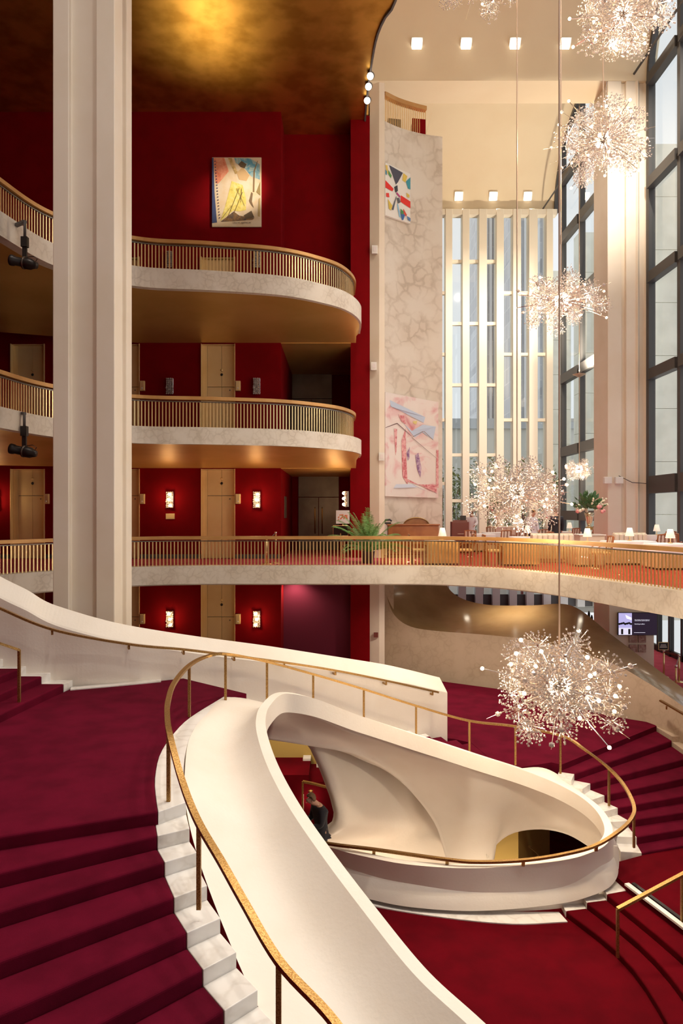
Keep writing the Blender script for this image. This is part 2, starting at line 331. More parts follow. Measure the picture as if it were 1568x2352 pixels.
# --- marble fascia of the grand tier and of the two upper balconies
def fascia(name, E, zt, hgt, mm, n=90, lip=.12):
    P = spline([(x, y, 0) for x, y in E], n)
    rows = []
    T = [(P[min(i+1, n-1)]-P[max(i-1, 0)]).normalized() for i in range(n)]
    N = [Vector((t.y, -t.x, 0)) for t in T]
    prof = [(-.35, 0.0), (lip, 0.0), (lip, -hgt), (-.35, -hgt)]
    for off, dz in prof: rows.append([P[i]+N[i]*off+Vector((0, 0, zt+dz)) for i in range(n)])
    return P, N, MB().loft(rows, True).build(name, mm)
P_GR, N_GR, fo = fascia('trim_grand_tier', EGR, Z_GR+.02, .56, M['band'], 110); st(fo)
def balcony(zf, zw, label, hgt):
    b = tag(empty('balcony', (0, 0, 0)), label, 'balcony')
    P, N, fo = fascia('fascia', EUP, zf+.03, hgt, M['band'], 80, .16); fo.parent = b
    n = len(P); rows = [[P[i]+N[i]*.1+Vector((0, 0, zf-hgt+.04)) for i in range(n)]]
    for t in (.35, .7, 1.0):
        row = []
        for i in range(n):
            e = P[i]; q = Vector((min(e.x, 1.0)*0.98 if e.x > 0 else e.x*1.0, DW+.0, 0))
            if e.x < -7.5: q = Vector((-14.97, lerp(e.y, DW, .6), 0))
            z = lerp(zf-hgt+.04, zw, min(1, t))
            row.append(Vector((lerp(e.x, q.x, t), lerp(e.y, q.y, t), z)))
        rows.append(row)
    so = MB().loft(rows).build('soffit', M['soffit'], b, True)
    # ceiling over the recess
    MB().box(XC, xat(805, 25.5), DW, 30.6, zw-.02, zw+.1).build('recess_soffit', M['soffit'], b)
    MB().prism([(p.x, p.y) for p in P]+[(-14.97, DW), (-14.97, 14.5)], zf-.02, zf).build('balcony_floor', M['carpet2'], b)
    MB().box(XC, xat(805, 25.5), DW, 30.6, zf-.02, zf).build('recess_floor', M['carpet2'], b)
    return P, N, b
P_DR, N_DR, _ = balcony(Z_DR, Z_GR+3.3, 'middle curved balcony with pale marble edge and gold underside', .5)
P_TH, N_TH, _ = balcony(Z_TH, Z_DR+3.72, 'topmost curved balcony with marble edge below the yellow poster', .58)

# --- railings
bar_me = None
def railing(P, N, zf, hgt, label, pitch, off, cap=(.09, .05), glass=None, rng=None):
    r = tag(empty('balcony_railing', (0, 0, 0)), label, 'railing')
    n = len(P); Q = [P[i]+N[i]*off for i in range(n)]
    MB().tube([q+Vector((0, 0, zf+hgt)) for q in Q], .05, sq=cap).build('top_rail', M['railwood'], r)
    MB().tube([q+Vector((0, 0, zf+hgt-.1)) for q in Q], .02, sq=(.03, .015)).build('under_rail', M['steel'], r)
    L = sum((b-a).length for a, b in zip(Q, Q[1:])); cnt = int(L/pitch); R = resample(Q, cnt)
    me = MB().box(-.011, .011, -.018, .018, 0, hgt-.1).build('baluster', M['bar'], r).data
    first = bpy.data.objects.remove
    tmp = [o for o in r.children if o.data == me][0]
    for i, q in enumerate(R):
        if not (-9.9 < q.x < 8 and q.y > 13.2): continue
        o = tmp.copy(); COL.objects.link(o); o.parent = r
        t = (R[min(i+1, cnt-1)]-R[max(i-1, 0)]); o.location = (q.x, q.y, zf); o.rotation_euler = (0, 0, math.atan2(t.y, t.x)+PI/2)
    bpy.data.objects.remove(tmp)
    return r
railing(P_GR, N_GR, Z_GR+.02, .87, 'long brass railing of the grand tier along the restaurant', .108, -.08)
railing(P_DR, N_DR, Z_DR+.03, .88, 'curved brass railing of the middle balcony', .098, -.12)
railing(P_TH, N_TH, Z_TH+.03, .88, 'curved brass railing of the topmost balcony under the yellow poster', .098, -.12)
# amber glass behind the bars of the right part
gl = [P_GR[i]-N_GR[i]*.14 for i in range(len(P_GR)) if P_GR[i].x > 1.2 and P_GR[i].y > 11]
o = MB().loft([[p+Vector((0, 0, Z_GR+.05)) for p in gl], [p+Vector((0, 0, Z_GR+.78)) for p in gl]]).build('glass_screen', M['tint'], None, True)
solid(o, .012); tag(o, 'amber glass screen behind the grand tier railing beside the restaurant', 'glass screen')

# --- white column at the left
cd, cb = 15.2, 16.46
def cx(u): return xat(u, cd)
cp = [(cx(121), cd), (cx(158), cd), (cx(158), cd+.14), (cx(220), cd+.14), (cx(220), cd), (cx(263), cd), (cx(263), cd+.45), (cx(263)-.1, cd+.45), (cx(263)-.1, cd+.85), (cx(263), cd+.85), (cx(263), cb), (cx(121), cb)]
o = MB().prism(cp, Z_LOB, Z_GOLD).build('wall_column', M['column']); bevel(o, .02); st(o)

# --- far end wall: travertine fins, transoms, panes
W = st(empty('window_1', (0, 0, 0)))
pan = [(1000, 1023), (1038.6, 1062), (1078, 1100), (1118, 1140), (1157, 1178), (1196.5, 1215), (1234.7, 1255)]
fx = []
for (a0, a1), (b0, b1) in zip(pan, pan[1:]+[(1270, 1280)]):
    fx.append((a1, b0))
D0 = D_END-.5
for a, b in [(940, 1000)]+fx:
    bevel(MB().box(xat(a, D0), xat(b, D0), D0, D0+.75, Z_GR, Z_SPR).build('fin', M['fin'], W), .02)
for i, (a, b) in enumerate(pan):
    ys = (596, 740, 882, 1044, 1150) if i in (1, 2, 3) else (669, 811, 963, 1110)
    x0, x1 = xat(a-1, D0), xat(b+1, D0)
    for y in ys:
        z = (HZ-y)/FP*D0; MB().box(x0, x1, D0+.3, D0+.55, z-.1, z+.1).build('transom', M['fin'], W)
    o = MB().box(x0, x1, D0+.5, D0+.52, Z_GR, Z_SPR-.3).build('pane', M['glass'], W)
MB().box(-3, xat(1280, D0), D0+.05, D0+.6, Z_SPR-.35, Z_SPR).build('lintel', M['fin'], W)
st(MB().box(-15, xat(1000, D0)-.5, D0, D0+.5, Z_LOB, Z_SPR).build('wall_end', M['plaster']))
# lobby storey of the same wall
W = st(empty('window_2', (0, 0, 0)))
for k in range(12):
    u = 1014+k*39; o = MB().box(xat(u, D0), xat(u+17, D0), D0, D0+.75, Z_LOB, Z_GR-.6).build('fin', M['white'], W)
    if k < 11:
        MB().box(xat(u+17, D0), xat(u+39, D0), D0+.4, D0+.42, Z_LOB, Z_GR-.6).build('pane', M['glass'], W)
        MB().box(xat(u+17, D0), xat(u+39, D0), D0+.35, D0+.5, Z_LOB, Z_LOB+.75).build('sill_panel', M['dark'], W)
# --- glass front at the right
def front(name, y0, y1, zl, ny, z0, arch, thick0):
    W = st(empty(name, (0, 0, 0)))
    ys = [lerp(y0, y1, i/ny) for i in range(ny+1)]
    def top(y):
        t = (y-arch[0])/(arch[1]-arch[0]); t = max(0, min(1, t)); return Z_SPR+4.9*math.sqrt(max(0, 1-(2*t-1)**2))
    for y in ys: MB().box(XF-.14, XF+.16, y-.13, y+.13, z0, top(y)-.05).build('mullion', M['frame'], W)
    for i, z in enumerate(zl):
        hh = .38 if (thick0 and i == 0) else (.23 if thick0 else .28)
        for ya, yb in zip(ys, ys[1:]):
            if z < min(top(ya), top(yb))+.3: MB().box(XF-.24, XF+.10, ya+.13, yb-.13, z-hh, z+hh).build('transom', M['frame'], W)
    for ya, yb in zip(ys, ys[1:]):
        ym = (ya+yb)/2; bnd = [z0]+list(zl)+[26]
        for za, zb in zip(bnd, bnd[1:]):
            if za > top(ym): continue
            q = [Vector((XF, y, min(z, top(y)))) for y, z in ((ya, za), (yb, za), (yb, zb), (ya, zb))]
            solid(MB().add(q, [(0, 1, 2, 3)]).build('pane', M['glass'], W), .015)
    ar = [Vector((XF, lerp(arch[0], arch[1], .5-.5*math.cos(PI*k/30)), Z_SPR+4.9*math.sin(PI*k/30)-.1)) for k in range(31)]
    MB().tube(ar, .12, sq=(.13, .16)).build('arch_rim', M['frame'], W)
    return W
front('window_3', BAY0+.3, D_END-1.5, (-.2, 3.7, 8.2, 12.6, 16.9, 20.5), 3, Z_GR, (BAY0, D_END), False)
front('window_4', 19.2, BAY1-.1, (1.2, 6.1, 10.4, 14.6, 19.2, 22), 4, Z_GR, (BAY1-11.7, BAY1), True)
st(MB().tube([(XF-.9, D_END-.3, Z_SPR+.1), (XF-.7, 33, Z_SPR+.3), (XF-.7, 20, Z_SPR+.3)], .05).build('trim_3', M['frame']))
# facade column between the bays
c0, c1 = xat(1395, BAY1), XF
cp = [(c0, BAY1), (c0+.62, BAY1), (c0+.62, BAY1+.15), (c0+.82, BAY1+.15), (c0+.82, BAY1), (c0+1.25, BAY1), (c1-.55, BAY1-.1), (c1-.4, BAY1+.15), (c1-.2, BAY1+.15), (c1, BAY1-.05), (c1, BAY0), (c0, BAY0)]
st(bevel(MB().prism(cp, Z_LOB, Z_SPR).build('wall_front_column', M['column']), .03))
# lobby storey of the front: revolving doors
W = st(empty('window_5', (0, 0, 0)))
for i in range(16):
    y = 16+i*1.05; MB().box(XF-.1, XF+.1, y-.06, y+.06, Z_LOB, Z_GR-.6).build('mullion', M['black'], W)
    MB().box(XF-.01, XF+.01, y+.06, y+.99, Z_LOB, Z_GR-.6).build('pane', M['glass'], W)
    MB().box(XF-.06, XF+.06, y+.06, y+.99, -3.75, -3.6).build('transom', M['bronze'], W)
    MB().box(XF-.06, XF+.06, y+.06, y+.99, Z_LOB, Z_LOB+.25).build('kick_rail', M['black'], W)
# --- outside: terrace pier walls
for i, (y0, y1, xa, xb) in enumerate(((38, 39, 17, 22.5), (50, 51.2, 17.4, 21), (58, 59, 17.4, 19.5))):
    m = st(empty('wall_outside_%d' % (i+1), (0, 0, 0)))
    n = 9
    for k in range(n):
        bevel(MB().box(xa, xb, y0, y1, lerp(Z_LOB, 20.5, k/n)+.02, lerp(Z_LOB, 20.5, (k+1)/n)).build('stone_course', M['stone_out'], m), .02)

# ================================================================== STAIRCASE
STAIR = tag(empty('staircase', (0, 0, 0)), 'sweeping cream staircase with red carpet and white marble step ends', 'staircase')
def plan(p): return Vector((p[0], p[1], 0))
def step(za, zb, in0, in1, out0, out1, cm, mw=.37, both=0.0, mdrop=.0):
    """one carpeted step with its marble end; in0/out0 rear edge, in1/out1 nose, za top, zb bottom"""
    d0 = (plan(out0)-plan(in0)); d1 = (plan(out1)-plan(in1)); u0 = d0.normalized(); u1 = d1.normalized()
    j0, j1 = plan(in0)+u0*mw, plan(in1)+u1*mw; e0, e1 = plan(out0)-u0*both, plan(out1)-u1*both
    s = MB().prism([j0, j1, e1, e0], zb, za+.008).build('stair_step', M[cm], STAIR); bevel(s, .03, 3)
    bevel(MB().prism([plan(in0), plan(in1), j1, j0], zb, za).build('marble_end', M['marble'], s), .008)
    if both: bevel(MB().prism([e0, e1, plan(out1), plan(out0)], zb, za).build('marble_end', M['marble'], s), .008)
    return s
# ---- near flight, coming down from the landing towards the viewer
nin = [(427.6, 1842), (435, 1902.6), (452, 1958), (475.5, 2033.7), (506, 2108.7), (543, 2186.7), (592, 2273.5), (644, 2364), (704, 2464), (775, 2580)]
NI = [atz(u, v, Z_LAND-RISE*k) for k, (u, v) in enumerate(nin)]
ang = [24, 30, 35, 38, 40.5, 43, 45, 47, 49, 51]
NO = [NI[k]+Vector((-math.cos(math.radians(a)), -math.sin(math.radians(a)), 0))*4.2 for k, a in enumerate(ang)]
for k in range(1, len(NI)):
    z = Z_LAND-RISE*k
    step(z, z-.32, NI[k-1], NI[k], NO[k-1], NO[k], 'carpet')
# ---- landing
barc = [(525, 1601), (480, 1636), (444, 1676.5), (426, 1727.5), (422, 1784), (427.6, 1842)]
BA = spline([atz(u, v, Z_LAND) for u, v in barc], 20)
cu_ = [(513, 1600), (436, 1648), (395, 1689), (367, 1733), (356, 1784), (357, 1824), (363, 1865)]
CA = spline([atz(u, v, Z_LAND) for u, v in cu_], 20)
FAR_O = [(-3.75, 14.15), (-2.2, 14.95), (-.4, 15.95), (1.2, 16.8), (2.4, 17.4), (3.4, 17.9)]
land = [(p.x, p.y) for p in CA]+[(NO[0].x, NO[0].y), (-7.5, 8.5), (-5.75, 11.2), (-5.36, 13.5), (-4.4, 13.85), (-3.75, 14.15)]
s = bevel(MB().prism(land, Z_LAND-.35, Z_LAND+.008).build('landing_carpet', M['carpet'], STAIR), .03, 3)
strip = [(p.x, p.y) for p in BA]+[(p.x, p.y) for p in reversed(CA)]
bevel(MB().prism(strip, Z_LAND-.35, Z_LAND).build('marble_edge', M['marble'], STAIR), .008)
MB().prism([(-5.3, 13.35), (-4.4, 13.7), (-3.7, 14.0), (-3.75, 14.2), (-4.4, 13.9), (-5.36, 13.55)], Z_LAND, Z_LAND+.03).build('marble_edge', M['marble'], STAIR)
# ---- upper flight at the left
for k in range(1, 9):
    z = Z_LAND+RISE*k; x = -5.36-.43*(k-1)
    step(z, z-.35, (x-.46, 13.62), (x, 13.62), (x-.95, 9.6), (x-.5, 9.6), 'carpet', .33)
# ---- far flight, going down to the lobby floor
FI = spline([(-2.13, 12.9, 0), (-1.3, 13.6, 0), (-.3, 14.2, 0), (.7, 14.75, 0), (1.7, 15.15, 0), (2.75, 15.6, 0), (3.8, 16.0, 0)], 18)
FO = spline([(x, y, 0) for x, y in FAR_O], 18)
for k in range(1, 18):
    z = Z_LAND-RISE*k
    step(z, z-.19, FI[k-1], FI[k], FO[k-1], FO[k], 'carpet', .37, .22 if k < 15 else 0)
MB().prism([(p.x, p.y) for p in (CA[0], FI[0], FI[1], FO[1], FO[0])], Z_LAND-.34, Z_LAND-.002).build('landing_carpet', M['carpet'], STAIR)
# ---- lobby floor between the flights and the marble wall
lob = [(3.8, 16.0), (5.27-.2, 16.5), (5.27, 16.35), (8.9, 19.3), (8.9, 19.6), (7.9, 20.3), (6.1, 22.9), (3.9, 24.2), (1.0, 26), (-3, 24), (-3, 20), (3.0, 18.2), (3.4, 17.9)]
st(MB().prism(lob, Z_LOB-.3, Z_LOB).build('floor_lobby_carpet', M['carpet']))
# ---- right flight, from the lobby floor down and round
rc = [(1282.6, 1758), (1318.6, 1777.7), (1355.6, 1799.5), (1388, 1827), (1418.5, 1855.5), (1443.6, 1885), (1461.8, 1923), (1473.3, 1959)]
RJ = [atz(u, v, Z_LOB-RISE*k) for k, (u, v) in enumerate(rc)]
RO = [(8.9, 19.4), (8.95, 18.5), (8.95, 17.6), (8.95, 16.9), (8.95, 16.3), (8.95, 15.8), (8.95, 15.4), (8.95, 15.05)]
for k in range(1, 8):
    z = Z_LOB-RISE*k
    def inn(i):
        t = (RJ[min(i+1, 7)]-RJ[max(i-1, 0)]); t.z = 0; t.normalize(); return plan(RJ[i])+Vector((t.y, -t.x, 0))*.42
    a0, a1 = inn(k-1), inn(k)
    jo0, jo1 = plan(RJ[k-1]), plan(RJ[k]); o0, o1 = plan(RO[k-1]), plan(RO[k])
    s = bevel(MB().prism([jo0, jo1, o1, o0], z-.32, z+.008).build('stair_step', M['carpet'], STAIR), .03, 3)
    bevel(MB().prism([a0, a1, jo1, jo0], z-.32, z).build('marble_end', M['marble'], s), .008)
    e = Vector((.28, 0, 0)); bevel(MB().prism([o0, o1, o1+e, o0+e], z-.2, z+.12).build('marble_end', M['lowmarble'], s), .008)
# ---- lower landing and the three steps down to the lower floor
n1 = [(5.45, 13.1), (5.95, 11.4), (6.1, 10.2), (5.9, 8.4), (5.5, 6.5)]
n2 = [(5.03, 12.98), (5.52, 11.3), (5.66, 10.2), (5.45, 8.4), (5.1, 6.5)]
n3 = [(4.62, 12.9), (5.1, 11.6), (5.23, 10.3), (5.05, 8.4), (4.7, 6.5)]
n4 = [(4.2, 12.82), (4.7, 11.6), (4.8, 10.4), (4.6, 8.4), (4.3, 6.5)]
NS = [spline([(x, y, 0) for x, y in n], 16) for n in (n1, n2, n3, n4)]
MB().prism([(p.x, p.y) for p in NS[0]]+[(12, 6.5), (12, 15.0), (8.95, 15.05), (6.45, 14.3), (5.3, 13.8)], Z_LL-.3, Z_LL).build('landing_carpet', M['carpet2'], STAIR)
MB().tube([p+Vector((.02, 0, Z_LL+.012)) for p in NS[0]], .03, sq=(.05, .02)).build('marble_nosing', M['marble'], STAIR)
MB().tube([p+Vector((.14, 0, Z_LL+.02)) for p in NS[0]], .03, sq=(.035, .02)).build('black_channel', M['black'], STAIR)
R2 = (Z_LL-Z_LOW)/4
for k in (1, 2, 3):
    z = Z_LL-R2*k
    a, b = NS[k-1], NS[k]
    s = bevel(MB().prism([(p.x, p.y) for p in a]+[(p.x, p.y) for p in reversed(b)], z-.3, z+.006).build('stair_step', M['carpet2'], STAIR), .03, 3)
for k, (pa, pb) in enumerate((((1371, 2046), (1433, 2046)), ((1329, 2070), (1395, 2070)), ((1282, 2091), (1351, 2094)))):
    z = Z_LL-R2*(k+1)
    x1, y1 = NS[k][0].x, NS[k][0].y; x0, y0 = NS[k+1][0].x, NS[k+1][0].y
    bevel(MB().prism([(x0, y0-.02), (x1, y1-.02), (x1+.02, y1+.42), (x0+.02, y0+.42)], z-.3, z+.01).build('marble_end', M['marble'], STAIR), .008)
st(MB().prism([(-6, 3), (NS[3][-1].x, 3)]+[(p.x, p.y) for p in reversed(NS[3])]+[(4.6, 13.3), (3, 13.4), (1.2, 13.5), (-.3, 14.6), (-3, 16.5), (-6, 16.5)], Z_LOW-.3, Z_LOW).build('floor_lower', M['carpet2']))
# marble skirting strip along the low wall
sk0 = spline([atz(u, v, Z_LOW) for u, v in ((730, 2010), (821, 2048), (944, 2077), (1117, 2094), (1283, 2097))], 24)
sk1 = spline([atz(u, v, Z_LOW) for u, v in ((745, 2046), (841, 2079), (1002, 2107), (1174, 2124), (1303, 2119))], 24)
MB().prism([(p.x, p.y) for p in sk0]+[(p.x, p.y) for p in reversed(sk1)], Z_LOW, Z_LOW+.02).build('marble_edge', M['marble'], STAIR)

# ---- the shell: stair-side slope from step edge to rim, lip and underside
R_ = [(1072, 2352, -4.55), (948, 2235, -4.38), (832, 2090, -4.14), (735, 1960, -3.9), (661, 1850, -3.68), (614, 1760, -3.48), (591, 1690, -3.33), (588, 1650, -3.26), (600, 1619, -3.2), (636, 1591, -3.18),
      (700, 1598, -3.35), (800, 1635, -3.88), (900, 1668, -4.38), (1000, 1700, -4.8), (1100, 1733, -5.2), (1200, 1765, -5.6), (1280, 1795, -5.88), (1340, 1825, -6.05), (1385, 1862, -6.2), (1406, 1903, -6.3),
      (1396, 1935, -6.4), (1360, 1957, -6.5), (1280, 1978, -6.65), (1100, 1994, -6.75), (950, 1987, -6.75), (850, 1970, -6.75), (760, 1947, -6.75), (650, 1907, -6.75)]
R3 = [atz(*r) for r in R_]
B3 = [atz(800, 2640, -5.05), NI[8]+Vector((0, 0, -.15)), NI[6]+Vector((0, 0, -.15)), atz(490, 2070, -4.15), atz(440, 1917, -3.8), atz(424, 1810, -3.5), atz(430, 1715, -3.5), atz(446, 1674, -3.5), atz(470, 1645, -3.5), atz(525, 1601, -3.5),
      Vector((-1.3, 13.55, -3.85)), Vector((-.3, 14.15, -4.35)), Vector((.7, 14.7, -4.8)), Vector((1.7, 15.1, -5.2)), Vector((2.75, 15.55, -5.6)), Vector((3.8, 15.95, -6.0)), Vector((4.75, 16.15, -6.05)), Vector((5.3, 15.9, -6.3)), Vector((5.72, 15.25, -6.6)), Vector((5.82, 14.55, -6.95)),
      Vector((5.65, 13.9, -7.15)), atz(1407, 2012, -7.15), atz(1330, 2078, -7.5), atz(1117, 2094, -7.6), atz(944, 2077, -7.6), atz(821, 2048, -7.6), atz(730, 2010, -7.6), atz(610, 1962, -7.6)]
B3[0] = Vector((B3[0].x, B3[0].y, B3[0].z)); R3 = [R3[0]*2-R3[1]]+R3; B3 = [B3[0]*2-B3[1]]+B3
Rs, Bs = splines([R3, B3], 8); n = len(Rs)
# horizontal normal of the rim, pointing into the well
NW = []
for i in range(n):
    t = Rs[min(i+1, n-1)]-Rs[max(i-1, 0)]; t.z = 0; t.normalize(); NW.append(Vector((t.y, -t.x, 0)))
LIP = .15
nF = 11*8                      # end of the part that belongs to near flight and landing
rows = []
for s in (0, .05, .1, .18, .28, .4, .52, .64, .75, .85, .93, 1.0):
    row = []
    for i in range(n):
        b, r = Bs[i], Rs[i]; z = lerp(b.z, r.z, s)
        sag = .25*math.sin(PI*s**1.35)*(1 if i < 18*8 else max(0, 1-(i-18*8)/24))
        p = b.lerp(r, s); p.z = z-sag; row.append(p)
    rows.append(row)
under = lambda i: 1.0
for off, dz in ((LIP, .0), (LIP, -.33)):
    rows.append([Rs[i]+NW[i]*off+Vector((0, 0, dz)) for i in range(n)])
for off, dz in ((-.25, -.55), (-.7, -.75)):
    rows.append([Rs[i]+NW[i]*(off if i < 10*8 else (LIP-.02 if i < 20*8 else off*.15))+Vector((0, 0, dz if i < 10*8 or i > 20*8 else -.34)) for i in range(n)])
sh = MB().loft(rows).build('balustrade_shell', M['shell'], STAIR, True)
sh.modifiers.new('es', 'EDGE_SPLIT').split_angle = math.radians(24)
# ---- underside of the far flight, swelling down into the well
dep = [(600, 11.9), (640, 12.05), (700, 12.5), (800, 13.3), (900, 14.0), (1000, 14.4), (1100, 14.7), (1200, 14.95), (1280, 14.95), (1340, 14.65), (1385, 14.2), (1406, 13.6)]
FL = [(622, 1642), (680, 1630), (740, 1653), (800, 1680), (870, 1700), (950, 1727), (1050, 1750), (1100, 1760), (1150, 1772), (1200, 1788), (1250, 1805), (1300, 1828), (1340, 1855), (1375, 1890), (1394, 1925)]
BL = [(606, 1697), (690, 1710), (765, 1722), (830, 1735), (888, 1768), (945, 1820), (1000, 1895), (1040, 2000), (1126, 2000), (1133, 1950), (1175, 1915), (1240, 1905), (1300, 1916), (1350, 1944), (1374, 1966)]
DB = [13.4, 13.8, 14.2, 14.7, 15.3, 15.7, 15.8, 15.7, 15.7, 15.8, 15.9, 15.9, 15.6, 15.0, 14.5]
rows = []
for s in [i/14 for i in range(15)]:
    row = []
    for (u0, v0), (u1, v1), d1 in zip(FL, BL, DB):
        d0 = interp(dep, u0)+.02; q = math.sin(s*PI/2)**.8
        u = lerp(u0, u1, s); v = lerp(v0, v1, s); row.append(at(u, v, lerp(d0, d1, q)))
    rows.append(spline(row, 70))
o = MB().loft(rows).build('flight_underside', M['shell'], STAIR, True); solid(o, .22, 1)
# ---- concave wall behind the well
le = [(1675, 680), (1690, 690), (1720, 712), (1770, 735), (1830, 757), (1870, 767), (1890, 761), (1903, 738), (1912, 706), (1920, 650), (2000, 640)]
rows = []
vtop = [(600, 1690), (700, 1702), (830, 1722), (900, 1772), (960, 1838), (1120, 1900)]
for k in range(30):
    row = []
    for j in range(16):
        q = j/15; ur = lerp(690, 1120, q); v = lerp(interp(vtop, ur), 2000, k/29); u = lerp(interp(le, v), 1120, q); row.append(at(u, v, lerp(14.75, 16.0, q)+1.1*math.sin(PI*q)))
    rows.append(row)
o = MB().loft(rows).build('well_wall', M['shell'], STAIR, True); solid(o, .16, -1)
# ---- rear parapet
pt = [(-120, 1268, 13.35, -2.4), (0, 1335, 13.45, -3.0), (60, 1364, 13.5, -3.3), (118, 1395, 13.6, -3.6), (200, 1420, 13.7, -3.7), (300, 1442, 13.95, -3.7), (480, 1470, 14.65, -4.0), (660, 1494, 15.4, -4.5), (840, 1522, 16.55, -5.2), (940, 1541, 17.1, -5.6), (1027, 1562, 17.7, -6.0)]
T3 = [at(u, v, d) for u, v, d, z in pt]; L3 = [Vector((p.x, p.y, q[3])) for p, q in zip(T3, pt)]
Ts, Ls = splines([T3, L3], 8); n2 = len(Ts); N2 = []
for i in range(n2):
    t = Ts[min(i+1, n2-1)]-Ts[max(i-1, 0)]; t.z = 0; t.normalize(); N2.append(Vector((-t.y, t.x, 0)))
rows = [Ls, [p-N2[i]*.0+Vector((0, 0, -.33)) for i, p in enumerate(Ts)], [p+N2[i]*.03+Vector((0, 0, -.29)) for i, p in enumerate(Ts)], [p+N2[i]*.32 for i, p in enumerate(Ts)], [p+N2[i]*.36+Vector((0, 0, -.03)) for i, p in enumerate(Ts)], [p+N2[i]*.36 for i, p in enumerate(Ls)]]
# keep the seen top line: raise the front arris a little in front of the top
o = MB().loft(rows, True).build('rear_parapet', M['shell'], STAIR, False)
e = [r[-1] for r in rows]; MB().add(e, [tuple(range(len(e)))]).build('parapet_end', M['shell'], STAIR)
# ---- handrails
def rail(pts, name, parent, n=120, sq=(.035, .022)):
    P = spline(pts, n); return P, MB().tube(P, .03, sq=sq).build(name, M['bronze'], parent)
hr = [(900, 2560, -4.0), (770, 2352, -3.77), (643, 2212, -3.62), (561, 2074, -3.42), (510, 1983, -3.27), (454, 1886, -3.12), (418, 1794, -2.93), (390, 1690, -2.66), (384, 1645, -2.62), (386, 1610, -2.62), (400, 1569, -2.62), (434, 1529, -2.62), (474, 1508, -2.62), (520, 1502, -2.63)]
H3 = [atz(*q) for q in hr]+[at(613, 1520, 13.5), at(717, 1548, 14.1), at(832, 1582, 14.75), at(952, 1620, 15.35), at(1075, 1655, 15.8), at(1180, 1668, 16.0), at(1290, 1690, 15.92), at(1340, 1720, 15.6), at(1395, 1762, 15.4), at(1432, 1803, 14.95), at(1455, 1850, 14.25), at(1450, 1880, 13.75), at(1420, 1910, 13.3),
      at(1365, 1943, 13.0), at(1290, 1963, 12.97), at(1200, 1976, 12.95), at(1100, 1980, 13.0), at(1025, 1974, 13.07), at(860, 1951, 13.45), at(740, 1935, 13.75), at(650, 1905, 14.2)]
HR, o = rail(H3, 'handrail', STAIR, 300)
def near(P, p): return min(P, key=lambda q: (q-p).length)
posts = [(H3[2], -4.5), (H3[5], -3.99), (at(390, 1676, 8.3), -3.5), (H3[11], -3.5), (H3[13], -3.5)]+[(H3[i], None) for i in range(14, 24)]
for p, zb in posts[:-4]+[(H3[20], -6.1), (H3[22], -6.62), (H3[24], -7.0)]:
    q = near(HR, p); z0 = zb if zb else q.z-.9
    MB().tube([Vector((q.x, q.y, z0)), Vector((q.x, q.y, q.z))], .02, sq=(.022, .022)).build('rail_post', M['bronze'], o)
for p in (H3[27], H3[29], H3[31], H3[32]):
    q = near(HR, p); MB().tube([q, q+Vector((0, .03, -.12))], .02, sq=(.03, .02)).build('rail_bracket', M['bronze'], o)
w3 = [at(-60, 1370, 13.05), at(0, 1397, 13.15), at(125, 1447, 13.3), at(300, 1480, 13.72), at(425, 1492, 14.15), at(535, 1506, 14.6), at(655, 1522, 15.2), at(770, 1540, 15.9), at(885, 1563, 16.6), at(1006, 1590, 17.4)]
WR, o = rail(w3, 'handrail', STAIR, 120)
for p in w3[2:-1]+[at(995, 1588, 17.35)]:
    q = near(WR, p); MB().tube([q, q+Vector((0, 0, -.09)), q+Vector((-.08, .2, -.09))], .015, sq=(.02, .02)).build('rail_bracket', M['bronze'], o)
# short rails
P, o = rail([at(-40, 1465, 11.6), at(0, 1478, 11.75), at(44, 1493, 12.0)], 'handrail', STAIR, 12); e = P[-1]
MB().tube([e, Vector((e.x, e.y, -3.36))], .02, sq=(.022, .022)).build('rail_post', M['bronze'], o)
a, b = at(1418, 2088, 11.5), at(1575, 2004, 11.9); P, o = rail([a, (a+b)/2, b], 'handrail', STAIR, 8)
for e, z in ((a, -7.5), (at(1566, 2008, 11.88), -7.15)): MB().tube([Vector((e.x, e.y, z)), Vector((e.x, e.y, e.z))], .02, sq=(.022, .022)).build('rail_post', M['bronze'], o)
a, b = at(1516, 1609, 18.9), at(1590, 1652, 17.6); P, o = rail([a, (a+b)/2, b], 'handrail', STAIR, 8)
MB().tube([at(1530, 1622, 18.6), at(1530, 1628, 18.6), at(1530, 1628, 18.75)], .02, sq=(.02, .02)).build('rail_bracket', M['bronze'], o)
# ---- marble stairwell wall with its broad sloping polished top
wb = [(.95, 26.2), (2.4, 25.4), (3.94, 24.1), (6.1, 22.7), (7.9, 20.3), (8.85, 19.4), (9.15, 17.5), (9.2, 15.5)]
mt = [(888, 1345, 26.6), (893, 1382, 26.3), (930, 1432, 25.9), (1060, 1453, 25.0), (1220, 1477, 23.2), (1400, 1525, 20.9), (1490, 1570, 19.8), (1568, 1620, 18.3)]
tt = [(1000, 1280, 29), (1025, 1338, 28.6), (1060, 1372, 28), (1130, 1389, 27.4), (1310, 1390, 25.6), (1400, 1455, 23.4), (1490, 1523, 21.6), (1568, 1580, 20.0)]
mid = [(870, 1330, 26.4), (886, 1378, 26.3), (912, 1426, 25.9), (1060, 1453, 25.0)]
base = spline([(x, y, Z_LOB-.6 if x < 8 else Z_LOB-1.4) for x, y in wb], 60)
Mc = [at(*q) for q in ((884, 1330, 26.3), (889, 1372, 26.2), (905, 1412, 26.0), (940, 1438, 25.7), (1000, 1449, 25.3), (1137, 1460, 24.2), (1249, 1476, 23.0), (1400, 1522, 20.9), (1490, 1570, 19.7), (1580, 1630, 18.3))]
